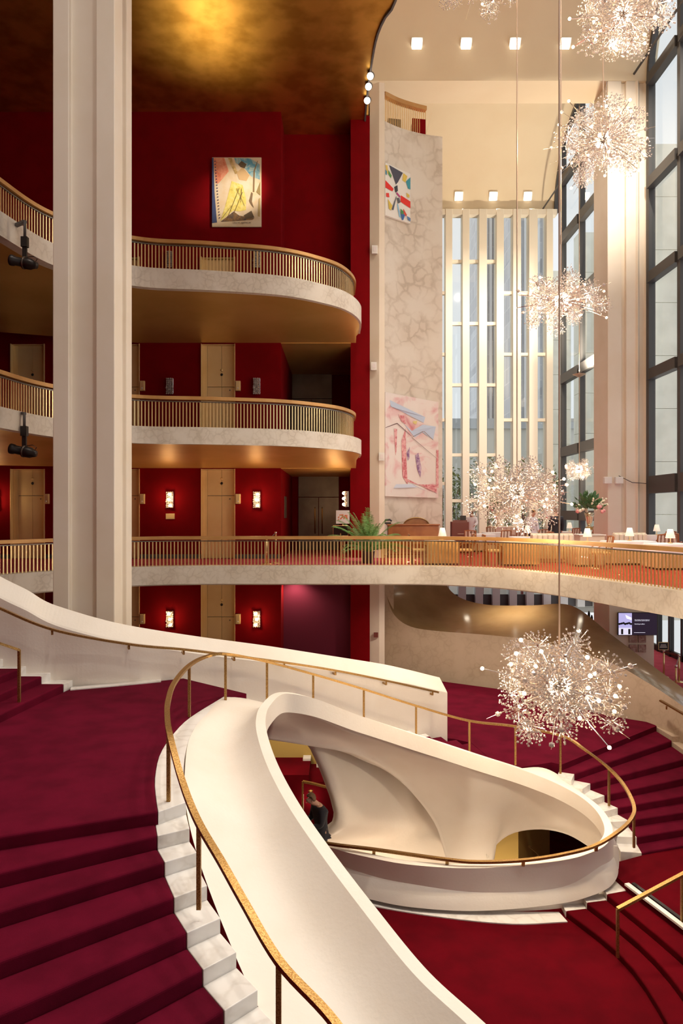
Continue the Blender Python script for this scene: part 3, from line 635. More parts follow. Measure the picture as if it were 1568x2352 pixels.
Tc = [at(*q) for q in ((1012, 1290, 28.6), (1022, 1335, 28.5), (1040, 1362, 28.2), (1075, 1380, 27.9), (1130, 1390, 27.4), (1220, 1390.5, 26.6), (1312, 1391, 25.8), (1400, 1455, 23.4), (1490, 1523, 21.6), (1590, 1597, 19.8))]
Mcs, Tcs = splines([Mc, Tc], 8)
nb = len(Mcs); bs = resample(base, nb)
# straight down from the arris, following the base line on the carpet
bb = []
for i, p in enumerate(Mcs):
    q = bs[i]; bb.append(Vector((p.x-.12, p.y-.25, Z_LOB-1.5)))
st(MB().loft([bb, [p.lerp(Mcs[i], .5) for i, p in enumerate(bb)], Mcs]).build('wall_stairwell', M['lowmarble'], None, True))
rows = [Mcs]
for s in (.25, .5, .75, 1): rows.append([Mcs[i].lerp(Tcs[i], s)+Vector((0, 0, -.12*math.sin(PI*s))) for i in range(nb)])
rows.append([p+Vector((0, .05, -4)) for p in Tcs])
o = MB().loft(rows).build('wall_stairwell_coping', M['brown'], None, True); o.modifiers.new('es', 'EDGE_SPLIT').split_angle = .9; st(o)
# flat marble left of the coping, beside the pier
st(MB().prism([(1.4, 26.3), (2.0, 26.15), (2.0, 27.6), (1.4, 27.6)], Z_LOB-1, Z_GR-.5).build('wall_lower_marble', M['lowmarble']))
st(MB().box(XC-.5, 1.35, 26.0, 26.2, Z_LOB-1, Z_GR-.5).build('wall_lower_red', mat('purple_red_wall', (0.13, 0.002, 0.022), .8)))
# ---- what the two openings of the well show
OL = st(MB().box(-4.5, 1.0, 18.0, 18.2, -10, -4.3).build('wall_well_back', M['olive']))
for k, (u0, u1, v) in enumerate(((560, 709, 1780), (709, 742, 1796), (742, 790, 1812))):
    z = (HZ-v)/FP*16.8; x0, x1 = xat(u0, 16.8), xat(u1, 16.8)
    q = MB().box(x0, x1, 16.8, 18, -9.5, z).build('stair_step', M['carpet2'], STAIR)
    MB().box(max(x0, x1-.2), x1, 17.75, 18, z, z+.06).build('marble_end', M['marble'], q)
P, o = rail([at(695, 1795, 16.2), at(720, 1800, 16.2), at(765, 1812, 16.2)], 'handrail', STAIR, 6); e = P[0]
MB().tube([e, Vector((e.x, e.y, -7.6))], .02, sq=(.022, .022)).build('rail_post', M['bronze'], o)
st(MB().box(-15.3, XF+.3, -13, D_END, -10.7, -10.4).build('floor_concourse', M['carpet2']))
st(MB().box(XF, XF+.3, -13, D_END, -10.7, Z_LOB-.3).box(-15.3, XF+.3, D_END, D_END+.3, -10.7, Z_LOB-.2).build('wall_foundation', M['plaster']))
st(MB().prism([at(1100, 1900, 16.4)[:2], at(1190, 1900, 16.4)[:2], at(1262, 1965, 19.5)[:2], at(1180, 1965, 19.5)[:2]], -10.4, -7.2).build('wall_concourse', M['olive']))
P, o = rail([at(1216, 1944, 16.8), at(1240, 1965, 17.0), at(1260, 1990, 17.2)], 'handrail', STAIR, 6)

# ================================================================== LAMPS OF THE PLACE AND ADDED LAMPS
def light(kind, name, loc, power, col=(1, .80, .55), size=.3, rot=None, spot=1.2, parent=None, blend=.6):
    L = bpy.data.lights.new(name, kind); L.energy = power; L.color = col
    if kind == 'AREA': L.size = size
    else: L.shadow_soft_size = size
    if kind == 'SPOT': L.spot_size = spot; L.spot_blend = blend
    o = bpy.data.objects.new(name, L); COL.objects.link(o); o.location = loc
    if rot: o.rotation_euler = rot
    if parent: o.parent = parent
    return o
WARM = (1.0, .78, .52)
def aim(a, b): return (Vector(b)-Vector(a)).to_track_quat('-Z', 'Y').to_euler()
def downlight(loc, label, power, nrm, group, s=.2, to=(0, -.5, -1), cone=1.0):
    t = tag(empty('downlight', loc), label, 'downlight', group)
    q = Vector((0, 0, -1)).rotation_difference(Vector(nrm).normalized()).to_matrix().to_4x4()
    MB().box(-s*1.25, s*1.25, -s*1.25, s*1.25, -.02, .06, q).build('housing', M['white'], t)
    MB().box(-s, s, -s, s, -.05, -.015, q).build('diffuser', M['down'], t)
    if power: light('SPOT', 'lamp', tuple(Vector(to).normalized()*.35), power, (1, .89, .74), .15, aim((0, 0, 0), to), cone, t, 1.0)
    return t
# vault surface height
def vz(y, y0, y1):
    c = 1-2*(y-y0)/(y1-y0); return Z_SPR+4.9*math.sqrt(max(0, 1-c*c))
dn = ['pier', 'second', 'third', 'fourth', 'front window']
for k, u in enumerate((957, 1070, 1182, 1297, 1410)):
    y = BAY1-.28; z = vz(y, BAY1-11.7, BAY1)-.05; x = xat(u, y)
    downlight((x, y, z), 'square ceiling downlight in the upper row, %s' % ('nearest the marble slab', 'second from the marble slab', 'middle one of the five', 'second from the window front', 'nearest the window front')[k], 2200, (0, -.8, -.6), 'upper row of downlights')
for k, u in enumerate((1053, 1132, 1211)):
    y = D_END-.12; z = vz(y, BAY0, D_END)-.05; x = xat(u, y)
    downlight((x, y-.05, z), 'square ceiling downlight above the far fins, %s' % ('leftmost of the lower row', 'second of the lower row', 'rightmost of the lower row')[k], 3500, (0, -.9, -.4), 'lower row of downlights', .22)
# lamps added out of view in the near vault to wash the end wall
for k, x in enumerate((7.4, 9.5, 11.6)):
    downlight((x, 19.6, vz(19.6, BAY1-11.7, BAY1)-.05), 'added square ceiling downlight high over the stair void, %s of three' % ('left', 'middle', 'right')[k], 11000, (0, .5, -.9), 'downlights over the stair void', .2, (0, 22, -12.5), .72)
# lobby ceiling downlights under the grand tier
for i in range(5):
    for j in range(4):
        x = 5.2+i*1.9; y = 24.2+j*2.4+i*-.2
        if x > 12.9: continue
        t = tag(empty('lobby_downlight', (x, y, Z_GR-.62)), 'small round downlight in the lobby ceiling under the restaurant', 'downlight', 'lobby ceiling downlights')
        MB().lathe([(.12, 0), (.12, -.02), (.09, -.03)], n=12).build('ring', M['white'], t); MB().lathe([(.085, -.02), (.085, -.035)], n=12).build('diffuser', M['down'], t)
for k, (x, y) in enumerate(((-3.5, 14), (3, 14), (8.5, 14), (-5, 8.5), (1.5, 8), (6.5, 2.5))):  # unseen lamps added overhead to brighten the stairs
    t = tag(empty('downlight', (x, y, Z_SPR+2.45)), 'added square ceiling downlight above the near flight, outside the picture', 'downlight', 'downlights above the viewer')
    MB().box(-.25, .25, -.25, .25, -.02, .05).build('housing', M['white'], t); MB().box(-.2, .2, -.2, .2, -.05, -.02).build('diffuser', M['down'], t)
    light('SPOT', 'lamp', (0, 0, -.15), 3700, (1, .93, .82), .3, (0, 0, 0), 1.9, t, .9)
for k, (x, y) in enumerate(((2.6, 23.0), (5.6, 21.6), (7.9, 18.6))):  # lamps added under the tier edge to brighten the stairwell marble
    t = tag(empty('lobby_downlight', (x, y, Z_GR-.62)), 'added round downlight near the edge of the grand tier underside, %s of three' % ('left', 'middle', 'right')[k], 'downlight', 'added edge downlights')
    MB().lathe([(.12, 0), (.12, -.02), (.09, -.03)], n=12).build('ring', M['white'], t); MB().lathe([(.085, -.02), (.085, -.035)], n=12).build('diffuser', M['down'], t); light('SPOT', 'lamp', (0, 0, -.1), 340, (1, .84, .66), .1, (0, 0, 0), 2.6, t, .8)
for x, y in ((6.5, 26), (10.5, 26), (10.5, 31), (5, 33)): light('SPOT', 'lobby_lamp', (x, y, Z_GR-.7), 420, (1, .84, .62), .12, (0, 0, 0), 2.3, None, .9)

# --- chandeliers
def burst_mesh(n, seed, bead=.062, hub=.13):
    rnd = random.Random(seed); b = MB(); mi = []
    b.ball((0, 0, 0), hub, 1); mi += [0]*len(ICO[1][1])
    for i in range(n):
        z = 1-2*(i+.5)/n; a = i*2.39996+rnd.random()*.4; r = math.sqrt(1-z*z); d = Vector((r*math.cos(a), r*math.sin(a), z))
        ln = rnd.uniform(.72, 1.08); k = len(b.f)
        b.tube([d*hub*.8, d*ln], .006, 3, cap=False); mi += [0]*(len(b.f)-k); k = len(b.f)
        b.ball(d*ln, bead*rnd.uniform(.7, 1.3), 1); 
        if rnd.random() < .5: b.ball(d*ln*rnd.uniform(.55, .8), bead*.8, 1)
        mi += [1]*(len(b.f)-k)
    me = bpy.data.meshes.new('crystal_burst'); me.from_pydata(b.v, [], b.f); me.materials.append(M['chrome']); me.materials.append(M['crystal'])
    for p, q in zip(me.polygons, mi): p.material_index = q
    return me
BURSTS = [burst_mesh(64, 1), burst_mesh(80, 2), burst_mesh(52, 3, .075)]
CORE = burst_mesh(420, 5, .036, .10)
bulb_me = MB().ball((0, 0, 0), 1, 2).build('bulb_tmp', M['bulb']); BULB = bulb_me.data; bpy.data.objects.remove(bulb_me)
def chandelier(c, rx, rz, seed, label, top, nb=20, nl=24, ns=22, power=160, s=1.0, rodx=None, reach=1.35):
    rnd = random.Random(seed); t = tag(empty('crystal_chandelier', c), label, 'chandelier', 'starburst crystal chandeliers')
    def put(name, me, loc, sc, mm=None):
        o = link(name, me, mm, t); o.location = loc; o.scale = sc; o.rotation_euler = (rnd.random()*6, rnd.random()*6, rnd.random()*6); return o
    o = link('crystal_core', CORE, None, t); o.scale = (rx*.74, rx*.74, rz*.74)
    for i in range(nb):
        z = 1-2*(i+.5)/nb; a = i*2.39996+rnd.uniform(-.3, .3); r = math.sqrt(1-z*z)
        k = rnd.uniform(.72, 1.2); sc = rnd.uniform(.24, .36)*s
        put('crystal_burst', BURSTS[i % 3], (r*math.cos(a)*rx*k, r*math.sin(a)*rx*k, z*rz*k), (sc, sc, sc))
    for i in range(nl):
        z = rnd.uniform(-.85, .85); a = i*2.39996+rnd.uniform(-.5, .5); r = math.sqrt(1-z*z); k = rnd.choice((.75, .9, 1.05, reach))
        p = Vector((r*math.cos(a)*rx*k, r*math.sin(a)*rx*k, z*rz*k))
        bl = link('bulb', BULB, None, t); bl.location = p; q = .036*s if s > .8 else .05; bl.scale = (q, q, q)
        MB().tube([p*.3, p*.97], .009*s+.002, 5).build('bulb_arm', M['chrome'], t)
    for i in range(ns):
        z = rnd.uniform(-.8, .8); a = i*2.39996+1+rnd.uniform(-.4, .4); r = math.sqrt(1-z*z); k = rnd.uniform(1.1, reach*1.05)
        p = Vector((r*math.cos(a)*rx*k, r*math.sin(a)*rx*k, z*rz*k))
        sp = MB().tube([p*.25, p], .010*s, 4, r2=.004).build('spike', M['chrome'], t)
        if i % 3: MB().ball(p*rnd.uniform(.82, .95), .055*s, 1, (1, 1, 1)).build('crystal_drop', M['crystal'], sp)
    MB().tube([(0, 0, 0), (0, 0, top-c[2])], .017, 8).build('rod', M['rod'], t)
    light('POINT', 'lamp', (0, 0, 0), power, (1, .80, .56), .25, None, 1, t)
    for sx, sz in ((1, .2), (-1, .2), (0, -1)): light('POINT', 'lamp', (sx*rx*1.5, -.2*rx, sz*rz*1.5), power*.25, (1, .80, .56), .1, None, 1, t)
    return t
def ch(u, v, d): p = at(u, v, d); return (p.x, p.y, p.z)
chandelier(ch(1284, 1578, 13.0), 1.02, .84, 11, 'lowest starburst crystal chandelier, hanging over the stair well', 20, 24, 26, 26, 480, 1.0, None, 1.5)
chandelier(ch(1187, 1132, 19.0), 1.15, .74, 12, 'wide starburst chandelier just above the grand tier railing', 22, 24, 24, 16, 480, 1.05)
chandelier(ch(1288, 690, 20.0), 1.0, .62, 13, 'flat starburst chandelier hanging half way up the void', 23, 20, 22, 26, 420, .9, None, 1.6)
chandelier(ch(1385, 322, 19.0), 1.05, .92, 14, 'large starburst chandelier in front of the tall window front', 22, 24, 24, 26, 480, 1.0, None, 1.5)
chandelier(ch(1430, 34, 16.4), .93, .72, 15, 'topmost starburst chandelier, cut by the upper edge of the picture', 22, 22, 22, 18, 420, 1.0)
FC = chandelier(ch(1330, 1078, 37.0), .75, .50, 16, 'small far starburst chandelier above the flowers', 22, 14, 8, 6, 350, .7, None, 1.15)
chandelier(ch(1098, -58, 19.0), .95, .78, 17, 'starburst chandelier of which only the lowest tips show at the top', 22, 14, 14, 12, 160, 1.0)
MB().lathe([(.06, 0), (.34, .14), (.36, .15), (.06, .04)], c=(0, 0, 5.0), n=20).build('added_uplight_dish', M['rod'], FC, True)  # uplight added on the rod to brighten the far vault
light('SPOT', 'lamp', (0, 0, 5.3), 5200, (1, .86, .66), .3, (PI, 0, 0), 2.7, FC, .6)
t = tag(empty('lobby_downlight', (-1.75, 25.5, Z_GR-.62)), 'round downlight over the red corner recess below the grand tier', 'downlight')
MB().lathe([(.12, 0), (.12, -.02), (.09, -.03)], n=12).build('ring', M['white'], t); MB().lathe([(.085, -.02), (.085, -.035)], n=12).build('diffuser', M['down'], t); light('SPOT', 'lamp', (0, 0, -.1), 170, (1, .80, .62), .1, (0, 0, 0), 2.4, t, .8)
# --- wall sconces
scon = MB()
rnd = random.Random(3)
for i in range(4):
    for j in range(9):
        scon.ball((-.10+.067*i+rnd.uniform(-.01, .01), -.10-.05*rnd.random(), -.27+.067*j), .037, 1)
SCM = scon.build('sc_tmp', M['crystal']); SCME = SCM.data; bpy.data.objects.remove(SCM)
SCONCE = [(391, 'left of the gold door'), (590, 'right of the gold door')]
lvl = ['in the lobby storey', 'on the grand tier', 'on the middle balcony', 'on the topmost balcony']
for si, vy in enumerate((1421, 1148, 888, 598)):
    for u, wh in SCONCE+[(-8, 'at the left edge')]:
        if u < 0 and si != 1: continue
        p = at(u, vy, DW); lit = si < 2
        t = tag(empty('wall_sconce', (p.x, DW, p.z)), '%s crystal sconce %s, %s' % ('glowing' if lit else 'unlit', wh, lvl[si]), 'sconce', 'crystal wall sconces')
        bevel(MB().box(-.13, .13, -.07, -.005, -.29, .29).build('back_plate', M['chrome'], t), .01)
        link('crystals', SCME, None, t)['kind'] = 'stuff'
        if lit:
            for bz in (.2, .0, -.21): MB().ball((rnd.uniform(-.04, .04), -.17, bz), .045, 2, (1.3, .6, .8)).build('bulb', M['bulb'], t, True)
            light('POINT', 'lamp', (0, -.45, .05), 14, (1, .66, .34), .1, None, 1, t)
# sconce on the return wall
p = at(801, 1146, 25.4)
t = tag(empty('wall_sconce', (p.x, 25.6, p.z), -PI/2), 'glowing crystal sconce on the red return wall above the easel', 'sconce', 'crystal wall sconces')
MB().box(-.1, .1, -.07, -.005, -.29, .29).build('back_plate', M['chrome'], t); link('crystals', SCME, None, t)['kind'] = 'stuff'
for bz in (.22, .02, -.2): MB().ball((0, -.19, bz), .06, 2).build('bulb', M['bulb'], t, True)
light('POINT', 'lamp', (0, -.5, 0), 25, (1, .66, .34), .1, None, 1, t)
# --- brass fixtures beside the doors
for si, vy in enumerate((1421, 1146, 887)):
    for u, wh in ((328, 'right of the hidden gold door'), (547, 'right of the middle gold door'), (109, 'left of the column')):
        if u == 109 and si != 1: continue
        p = at(u, vy, DW); t = tag(empty('exit_light_box', (p.x, DW, p.z)), 'narrow brass light box %s, %s' % (wh, lvl[si]), 'light box', 'brass light boxes')
        bevel(MB().box(-.09, .09, -.1, -.005, -.18, .18).build('box_body', M['brass'], t), .012)
        MB().box(-.06, .06, -.112, -.1, -.14, .14).build('face_plate', mat('lit_brass_%d_%d' % (si, u), (.9, .72, .4), .3, .6), t)
        MB().ball((0, -.115, -.09), .03, 1, (1, .4, 1)).build('lens', M['white'], t)
p = at(391, 1186, DW); bevel(tag(MB().box(p.x-.16, p.x+.16, DW-.03, DW-.005, p.z-.1, p.z+.1).build('brass_plaque', M['brass']), 'small brass plaque under the left glowing sconce', 'plaque'), .006)
p = at(651, 1165, 26.5); tag(MB().box(XC+.005, XC+.03, 26.3, 27.2, p.z-.42, p.z+.42).build('wall_directory', M['steel']), 'dark metal directory plate on the corner of the red wall', 'plaque')
p = at(863, 1458, 25.25); tag(MB().box(p.x-.08, p.x+.08, 25.2, 25.245, p.z-.09, p.z+.09).build('wall_plate', M['redwood']), 'small dark red plate on the cream pier', 'plaque')

# --- theatre spotlights hung from the balcony edges
def stage_light(u, v, d, ztop, label, lit):
    p = at(u, v, d); t = tag(empty('stage_spotlight', p), label, 'spotlight', 'stage spotlights')
    A = Matrix.Rotation(math.radians(12), 4, 'Y')
    def L(prof, name, mm):
        b = MB().lathe(prof, n=18); b.v = [tuple(A@(Matrix.Rotation(-PI/2, 4, 'Y')@Vector(q))) for q in b.v]; return b.build(name, M[mm], t, True)
    L([(.075, -.30), (.10, -.22), (.13, -.16), (.14, -.02), (.13, .0)], 'lamp_housing', 'black')
    L([(.105, .0), (.105, .24), (.12, .25), (.13, .31), (.13, .35), (.115, .35)], 'lens_tube', 'black')
    L([(.15, -.01), (.15, .03)], 'clamp_ring', 'steel')
    L([(.108, .352), (.108, .356)], 'lens', 'spot' if lit else 'glass')
    h = ztop-p.z
    MB().box(-.05, .05, -.03, .03, .10, .42).build('yoke', M['black'], t); MB().box(-.075, .075, -.06, .06, .38, .62).build('clamp', M['black'], t)
    MB().tube([(0, 0, .6), (0, 0, h), ], .035).build('drop_pipe', M['dark'], t, True)
    MB().tube([(0, 0, h-.02), (-.42, .3, h-.02)], .04, sq=(.05, .03)).build('pipe_arm', M['dark'], t)
    MB().tube([(.2, 0, -.05), (.3, 0, .1), (.2, 0, .16), (.06, 0, .14)], .01, 5).build('cable', M['black'], t)
    return t
stage_light(57, 604, 16.4, 7.0, 'black stage spotlight hanging from the topmost balcony edge', False)
stage_light(56, 1037, 16.8, 2.45, 'black stage spotlight with lit lens under the middle balcony', True)
for k, (u, v, d) in enumerate(((850, 175, 22.6), (846, 199, 23.2), (843, 231, 24.0))):
    p = at(u, v, d); t = tag(empty('can_spotlight', p), 'round can spotlight at the gold ceiling edge, %s of three' % ('upper', 'middle', 'lower')[k], 'spotlight', 'can spotlights at the gold ceiling edge')
    dirv = Vector((-.15, -.75, -.6)); q = Vector((0, 0, -1)).rotation_difference(dirv.normalized()).to_matrix().to_4x4()
    b = MB().lathe([(.09, .3), (.12, .2), (.125, 0)], n=16); b.v = [tuple(q@Vector(x)) for x in b.v]; b.build('can', M['dark'], t, True)
    b = MB().lathe([(.11, -.005), (.11, -.02)], n=16); b.v = [tuple(q@Vector(x)) for x in b.v]; b.build('lens', M['spot'], t)
    MB().box(-.05, .05, -.03, .03, .1, .5).build('yoke', M['black'], t)
pc = at(543, 441, DW-.1)
a = at(848, 200, 21.0); light('SPOT', 'poster_lamp', a, 2600, (1, .85, .68), .1, aim(a, pc), .36, None, 1.0)
a = Vector((-4.6, 23.3, 11.2)); light('SPOT', 'gold_lamp', a, 260, (1, .8, .5), .5, aim(a, (-4.2, 20.9, 14.6)), 1.6, None, 1.0)

# --- posters on the walls
def ptex(name, cols, sc, seed):
    m = bpy.data.materials.new(name); m.use_nodes = True; nt = m.node_tree; p = nt.nodes['Principled BSDF']; p.inputs['Roughness'].default_value = .7
    tc = nt.nodes.new('ShaderNodeTexCoord'); mp = nt.nodes.new('ShaderNodeMapping'); mp.inputs['Location'].default_value = (seed, seed*2, 0); n = nt.nodes.new('ShaderNodeTexNoise'); n.inputs['Scale'].default_value = sc; n.inputs['Detail'].default_value = 5; n.inputs['Distortion'].default_value = 1.2
    r = nt.nodes.new('ShaderNodeValToRGB'); r.color_ramp.interpolation = 'LINEAR'
    e = r.color_ramp.elements
    while len(e) > 1: e.remove(e[-1])
    for i, (ps, c) in enumerate(cols):
        if i == 0: e[0].position = ps; e[0].color = (*c, 1)
        else: q = e.new(ps); q.color = (*c, 1)
    nt.links.new(tc.outputs['Object'], mp.inputs[0]); nt.links.new(mp.outputs[0], n.inputs['Vector']); nt.links.new(n.outputs['Fac'], r.inputs[0]); nt.links.new(r.outputs[0], p.inputs['Base Color']); return m
flat = {}
def fm(c):
    if c not in flat: flat[c] = mat('paint_%d' % len(flat), c, .7)
    return flat[c]
x0, x1 = xat(487, DW-.06), xat(600, DW-.06); z0, z1 = (HZ-521)/FP*(DW-.06), (HZ-362)/FP*(DW-.06); pw, ph = x1-x0, z1-z0
t = tag(empty('wall_poster', (x0, DW-.02, z0)), 'tall poster with yellow, coral and blue shapes on the red wall', 'poster')
MB().box(0, pw, -.05, 0, 0, ph).build('panel', mat('poster_paper', (.82, .70, .52), .7, noise=(3, (.78, .62, .40), 4, .4, .6)), t)
yl = [0]
def shape(pts, c, name='painted_shape'):
    yl[0] += 1; y = -.052-.0006*yl[0]
    return MB().add([(a*pw, y, b*ph) for a, b in pts], [tuple(range(len(pts)))]).build(name, c if not isinstance(c, tuple) else fm(c), t)
shape([(0, .05), (.1, .06), (.05, .5), (.03, .995), (0, .995)], (.06, .09, .22))
shape([(.03, .995), (.25, .995), (.34, .8), (.2, .68), (.12, .62), (.07, .63)], ptex('coral', [(.3, (.75, .20, .10)), (.7, (.85, .40, .25))], 6, 1))
shape([(.45, .995), (.78, .985), (.97, .9), (.97, .68), (.8, .72), (.68, .83), (.48, .92)], ptex('skyblue', [(.35, (.10, .36, .52)), (.65, (.5, .62, .55))], 5, 2))
shape([(.17, .08), (.28, .33), (.4, .66), (.62, .6), (.69, .4), (.69, .24), (.55, .22), (.43, .23)], ptex('yellowcloth', [(.3, (.62, .50, .10)), (.5, (.82, .70, .18)), (.7, (.86, .76, .34))], 5, 3))
shape([(.32, .99), (.4, .99), (.53, .77), (.47, .76)], ptex('tan', [(.4, (.5, .34, .12)), (.6, (.75, .55, .25))], 8, 4))
shape([(.5, .78), (.62, .86), (.76, .74), (.7, .66), (.55, .68)], (.66, .45, .22))
shape([(.53, .9), (.6, .95), (.7, .9), (.66, .84), (.58, .86)], (.13, .09, .05))
shape([(.17, .07), (.44, .22), (.55, .16), (.86, .12), (.82, .10), (.5, .08)], ptex('darkground', [(.35, (.10, .08, .07)), (.65, (.32, .18, .07))], 7, 5))
shape([(.64, .16), (.8, .23), (.86, .13), (.7, .11)], (.14, .10, .06))
shape([(.84, .8), (.92, .95), (.93, .95), (.87, .8), (.86, .5), (.83, .5)], (.25, .17, .08))
shape([(.75, .37), (.8, .5), (.83, .48), (.81, .36), (.85, .27), (.8, .31)], (.22, .15, .08))
shape([(.9, .5), (.98, .65), (.98, .45)], (.35, .26, .10)); shape([(.93, .15), (.97, .14), (.98, .42), (.95, .4)], (.55, .42, .18))
for k in range(20): shape([(.05+.005*k, .95-.043*k), (.07+.005*k, .95-.043*k), (.07+.005*k, .935-.043*k), (.05+.005*k, .935-.043*k)], (.05, .05, .12), 'punched_hole')
for a, b in (((.3, .1), (.55, .55)), ((.45, .2), (.62, .5)), ((.2, .12), (.4, .3)), ((.5, .55), (.66, .3)), ((.6, .55), (.58, .35))):
    shape([a, (a[0]+.008, a[1]), (b[0]+.008, b[1]), b], (.16, .11, .05), 'ink_line')
text('Liberté, égalité, et', 'handwriting', .075*ph/2.5*1.2, fm((.25, .22, .18)), (.42*pw, -.07, .045*ph), (PI/2, 0, 0), t)
# two banners on the tall marble slab
def slab_pt(u, v):          # point on the concave slab seen in that direction
    best = min(sl, key=lambda p: abs(p.x/p.y-(u-CX)/FP)); i = sl.index(best)
    a, b = sl[max(i-1, 0)], sl[min(i+1, len(sl)-1)]
    ta = (u-CX)/FP; f = (ta*a.y-a.x)/((b.x-a.x)-ta*(b.y-a.y)); p = a.lerp(b, f); return Vector((p.x, p.y-.16, (HZ-v)/FP*p.y))
def banner(name, label, uL, uR, vtL, vtR, vbL, vbR, mm):
    t = tag(empty(name, (0, 0, 0)), label, 'painting'); n = 9; top = []; bot = []
    for k in range(n):
        s = k/(n-1); u = lerp(uL, uR, s); a = slab_pt(u, lerp(vtL, vtR, s)); b = slab_pt(u, lerp(vbL, vbR, s)); top.append(a); bot.append(b)
    m = [p.lerp(q, .5) for p, q in zip(top, bot)]
    o = MB().loft([bot, m, top]).build('canvas', mm, t); solid(o, .1, -1)
    def S(a, b, off=.02):
        k = min(n-2, int(a*(n-1))); f = a*(n-1)-k
        return bot[k].lerp(bot[k+1], f).lerp(top[k].lerp(top[k+1], f), b)+Vector((.005, -off, 0))
    cnt = [0]
    def shp(pts, c):
        cnt[0] += 1; MB().add([S(a, b, .012+.0012*cnt[0]) for a, b in pts], [tuple(range(len(pts)))]).build('painted_shape', c if not isinstance(c, tuple) else fm(c), t)
    return shp
W1 = (.80, .77, .72)
sh1 = banner('abstract_painting', 'abstract painting with red bar and black shapes high on the marble slab', 884, 941, 378, 404, 498, 517, mat('painting_white', W1, .7))
for pts, c in (([(0, .52), (.28, .5), (.33, .56), (0, .66)], (.72, .03, .02)), ([(.6, .36), (1, .30), (1, .44), (.62, .49)], (.72, .03, .02)),
               ([(.15, .98), (.7, .95), (.5, .72), (.42, .66), (.32, .78)], (.07, .07, .10)), ([(.35, .6), (.48, .66), (.5, .55), (.4, .5)], (.05, .05, .06)),
               ([(.72, .95), (.88, .92), (.8, .78), (.68, .8)], (.75, .55, .10)), ([(.82, .8), (1, .93), (1, .68), (.9, .68)], (.05, .30, .38)), ([(.12, .88), (.25, .8), (.22, .74), (.12, .8)], (.10, .30, .08)),
               ([(0, .95), (.08, .96), (.12, .8), (.05, .8)], (.72, .52, .12)), ([(0, .86), (.06, .84), (.05, .76), (0, .78)], (.05, .25, .40)),
               ([(.02, .42), (.14, .44), (.16, .36), (.04, .35)], (.70, .05, .04)), ([(.1, .32), (.28, .22), (.22, .12), (.14, .14)], (.65, .48, .08)), ([(.25, .14), (.42, .42), (.45, .44), (.32, .14)], (.10, .11, .14)),
               ([(.5, .3), (.62, .04), (.55, .05), (.46, .28)], (.25, .50, .70)), ([(.6, .16), (.78, .12), (.72, .02), (.66, .0)], (.05, .15, .40)), ([(.72, .24), (.86, .14), (.82, .10), (.7, .16)], (.65, .08, .05)),
               ([(.45, .52), (.6, .46), (.58, .43), (.44, .48)], (.45, .03, .20)), ([(.84, .58), (.96, .56), (.96, .5), (.86, .5)], (.70, .50, .10)), ([(.6, .22), (.74, .18), (.7, .12), (.62, .12)], (.08, .28, .10)), ([(.85, .12), (1, .1), (1, .03), (.9, .05)], (.10, .20, .42)),
               ([(.45, .4), (.55, .42), (.6, .34), (.5, .3)], (.10, .10, .12))): sh1(pts, c)
pinky = ptex('pink_painting', [(.32, (.80, .74, .70)), (.52, (.80, .72, .68)), (.64, (.74, .50, .50)), (.76, (.62, .20, .22))], 1.1, 7)
sh2 = banner('abstract_painting', 'pale abstract painting with pink and light blue streaks low on the marble slab', 884, 1005, 902, 925, 1140, 1144, pinky)
bl = (.52, .62, .78); pk = ptex('pink_streak', [(.35, (.55, .12, .15)), (.6, (.78, .45, .45))], 6, 9); pu = ptex('purple_streak', [(.35, (.22, .10, .25)), (.65, (.6, .45, .55))], 6, 11)
for pts, c in (([(.08, .93), (.75, .82), (.72, .76), (.3, .84), (.1, .87)], bl), ([(.35, .72), (.5, .66), (.7, .74), (.95, .74), (.9, .6), (.7, .66), (.55, .6)], bl),
               ([(.3, .55), (.38, .68), (.4, .3), (.42, .12), (.32, .2)], pk), ([(.16, .66), (.22, .66), (.21, .45), (.19, .4)], pk), ([(.32, .2), (.42, .15), (.62, .13), (.97, .05), (.97, .14), (.66, .12)], pk), ([(.96, .5), (1, .5), (1, .1), (.95, .12)], pk),
               ([(.56, .42), (.62, .45), (.68, .3), (.66, .2), (.6, .28)], pu), ([(.4, .44), (.46, .5), (.45, .38), (.42, .36)], pu), ([(.15, .08), (.6, .1), (.8, .06), (.5, .13), (.2, .12)], (.60, .66, .78)),
               ([(.0, .66), (.22, .72), (.5, .61), (.5, .605), (.22, .71), (0, .655)], (.2, .12, .12)), ([(.5, .6), (.72, .68), (.9, .6), (.9, .595), (.72, .672), (.5, .595)], (.3, .22, .2)), ([(.5, .6), (.95, .42), (.95, .415), (.5, .59)], (.4, .32, .3)),
               ([(.52, .76), (.6, .77), (.58, .73), (.52, .74)], (.75, .62, .25)), ([(.25, .8), (.36, .8), (.38, .72), (.3, .74)], pk)): sh2(pts, c)
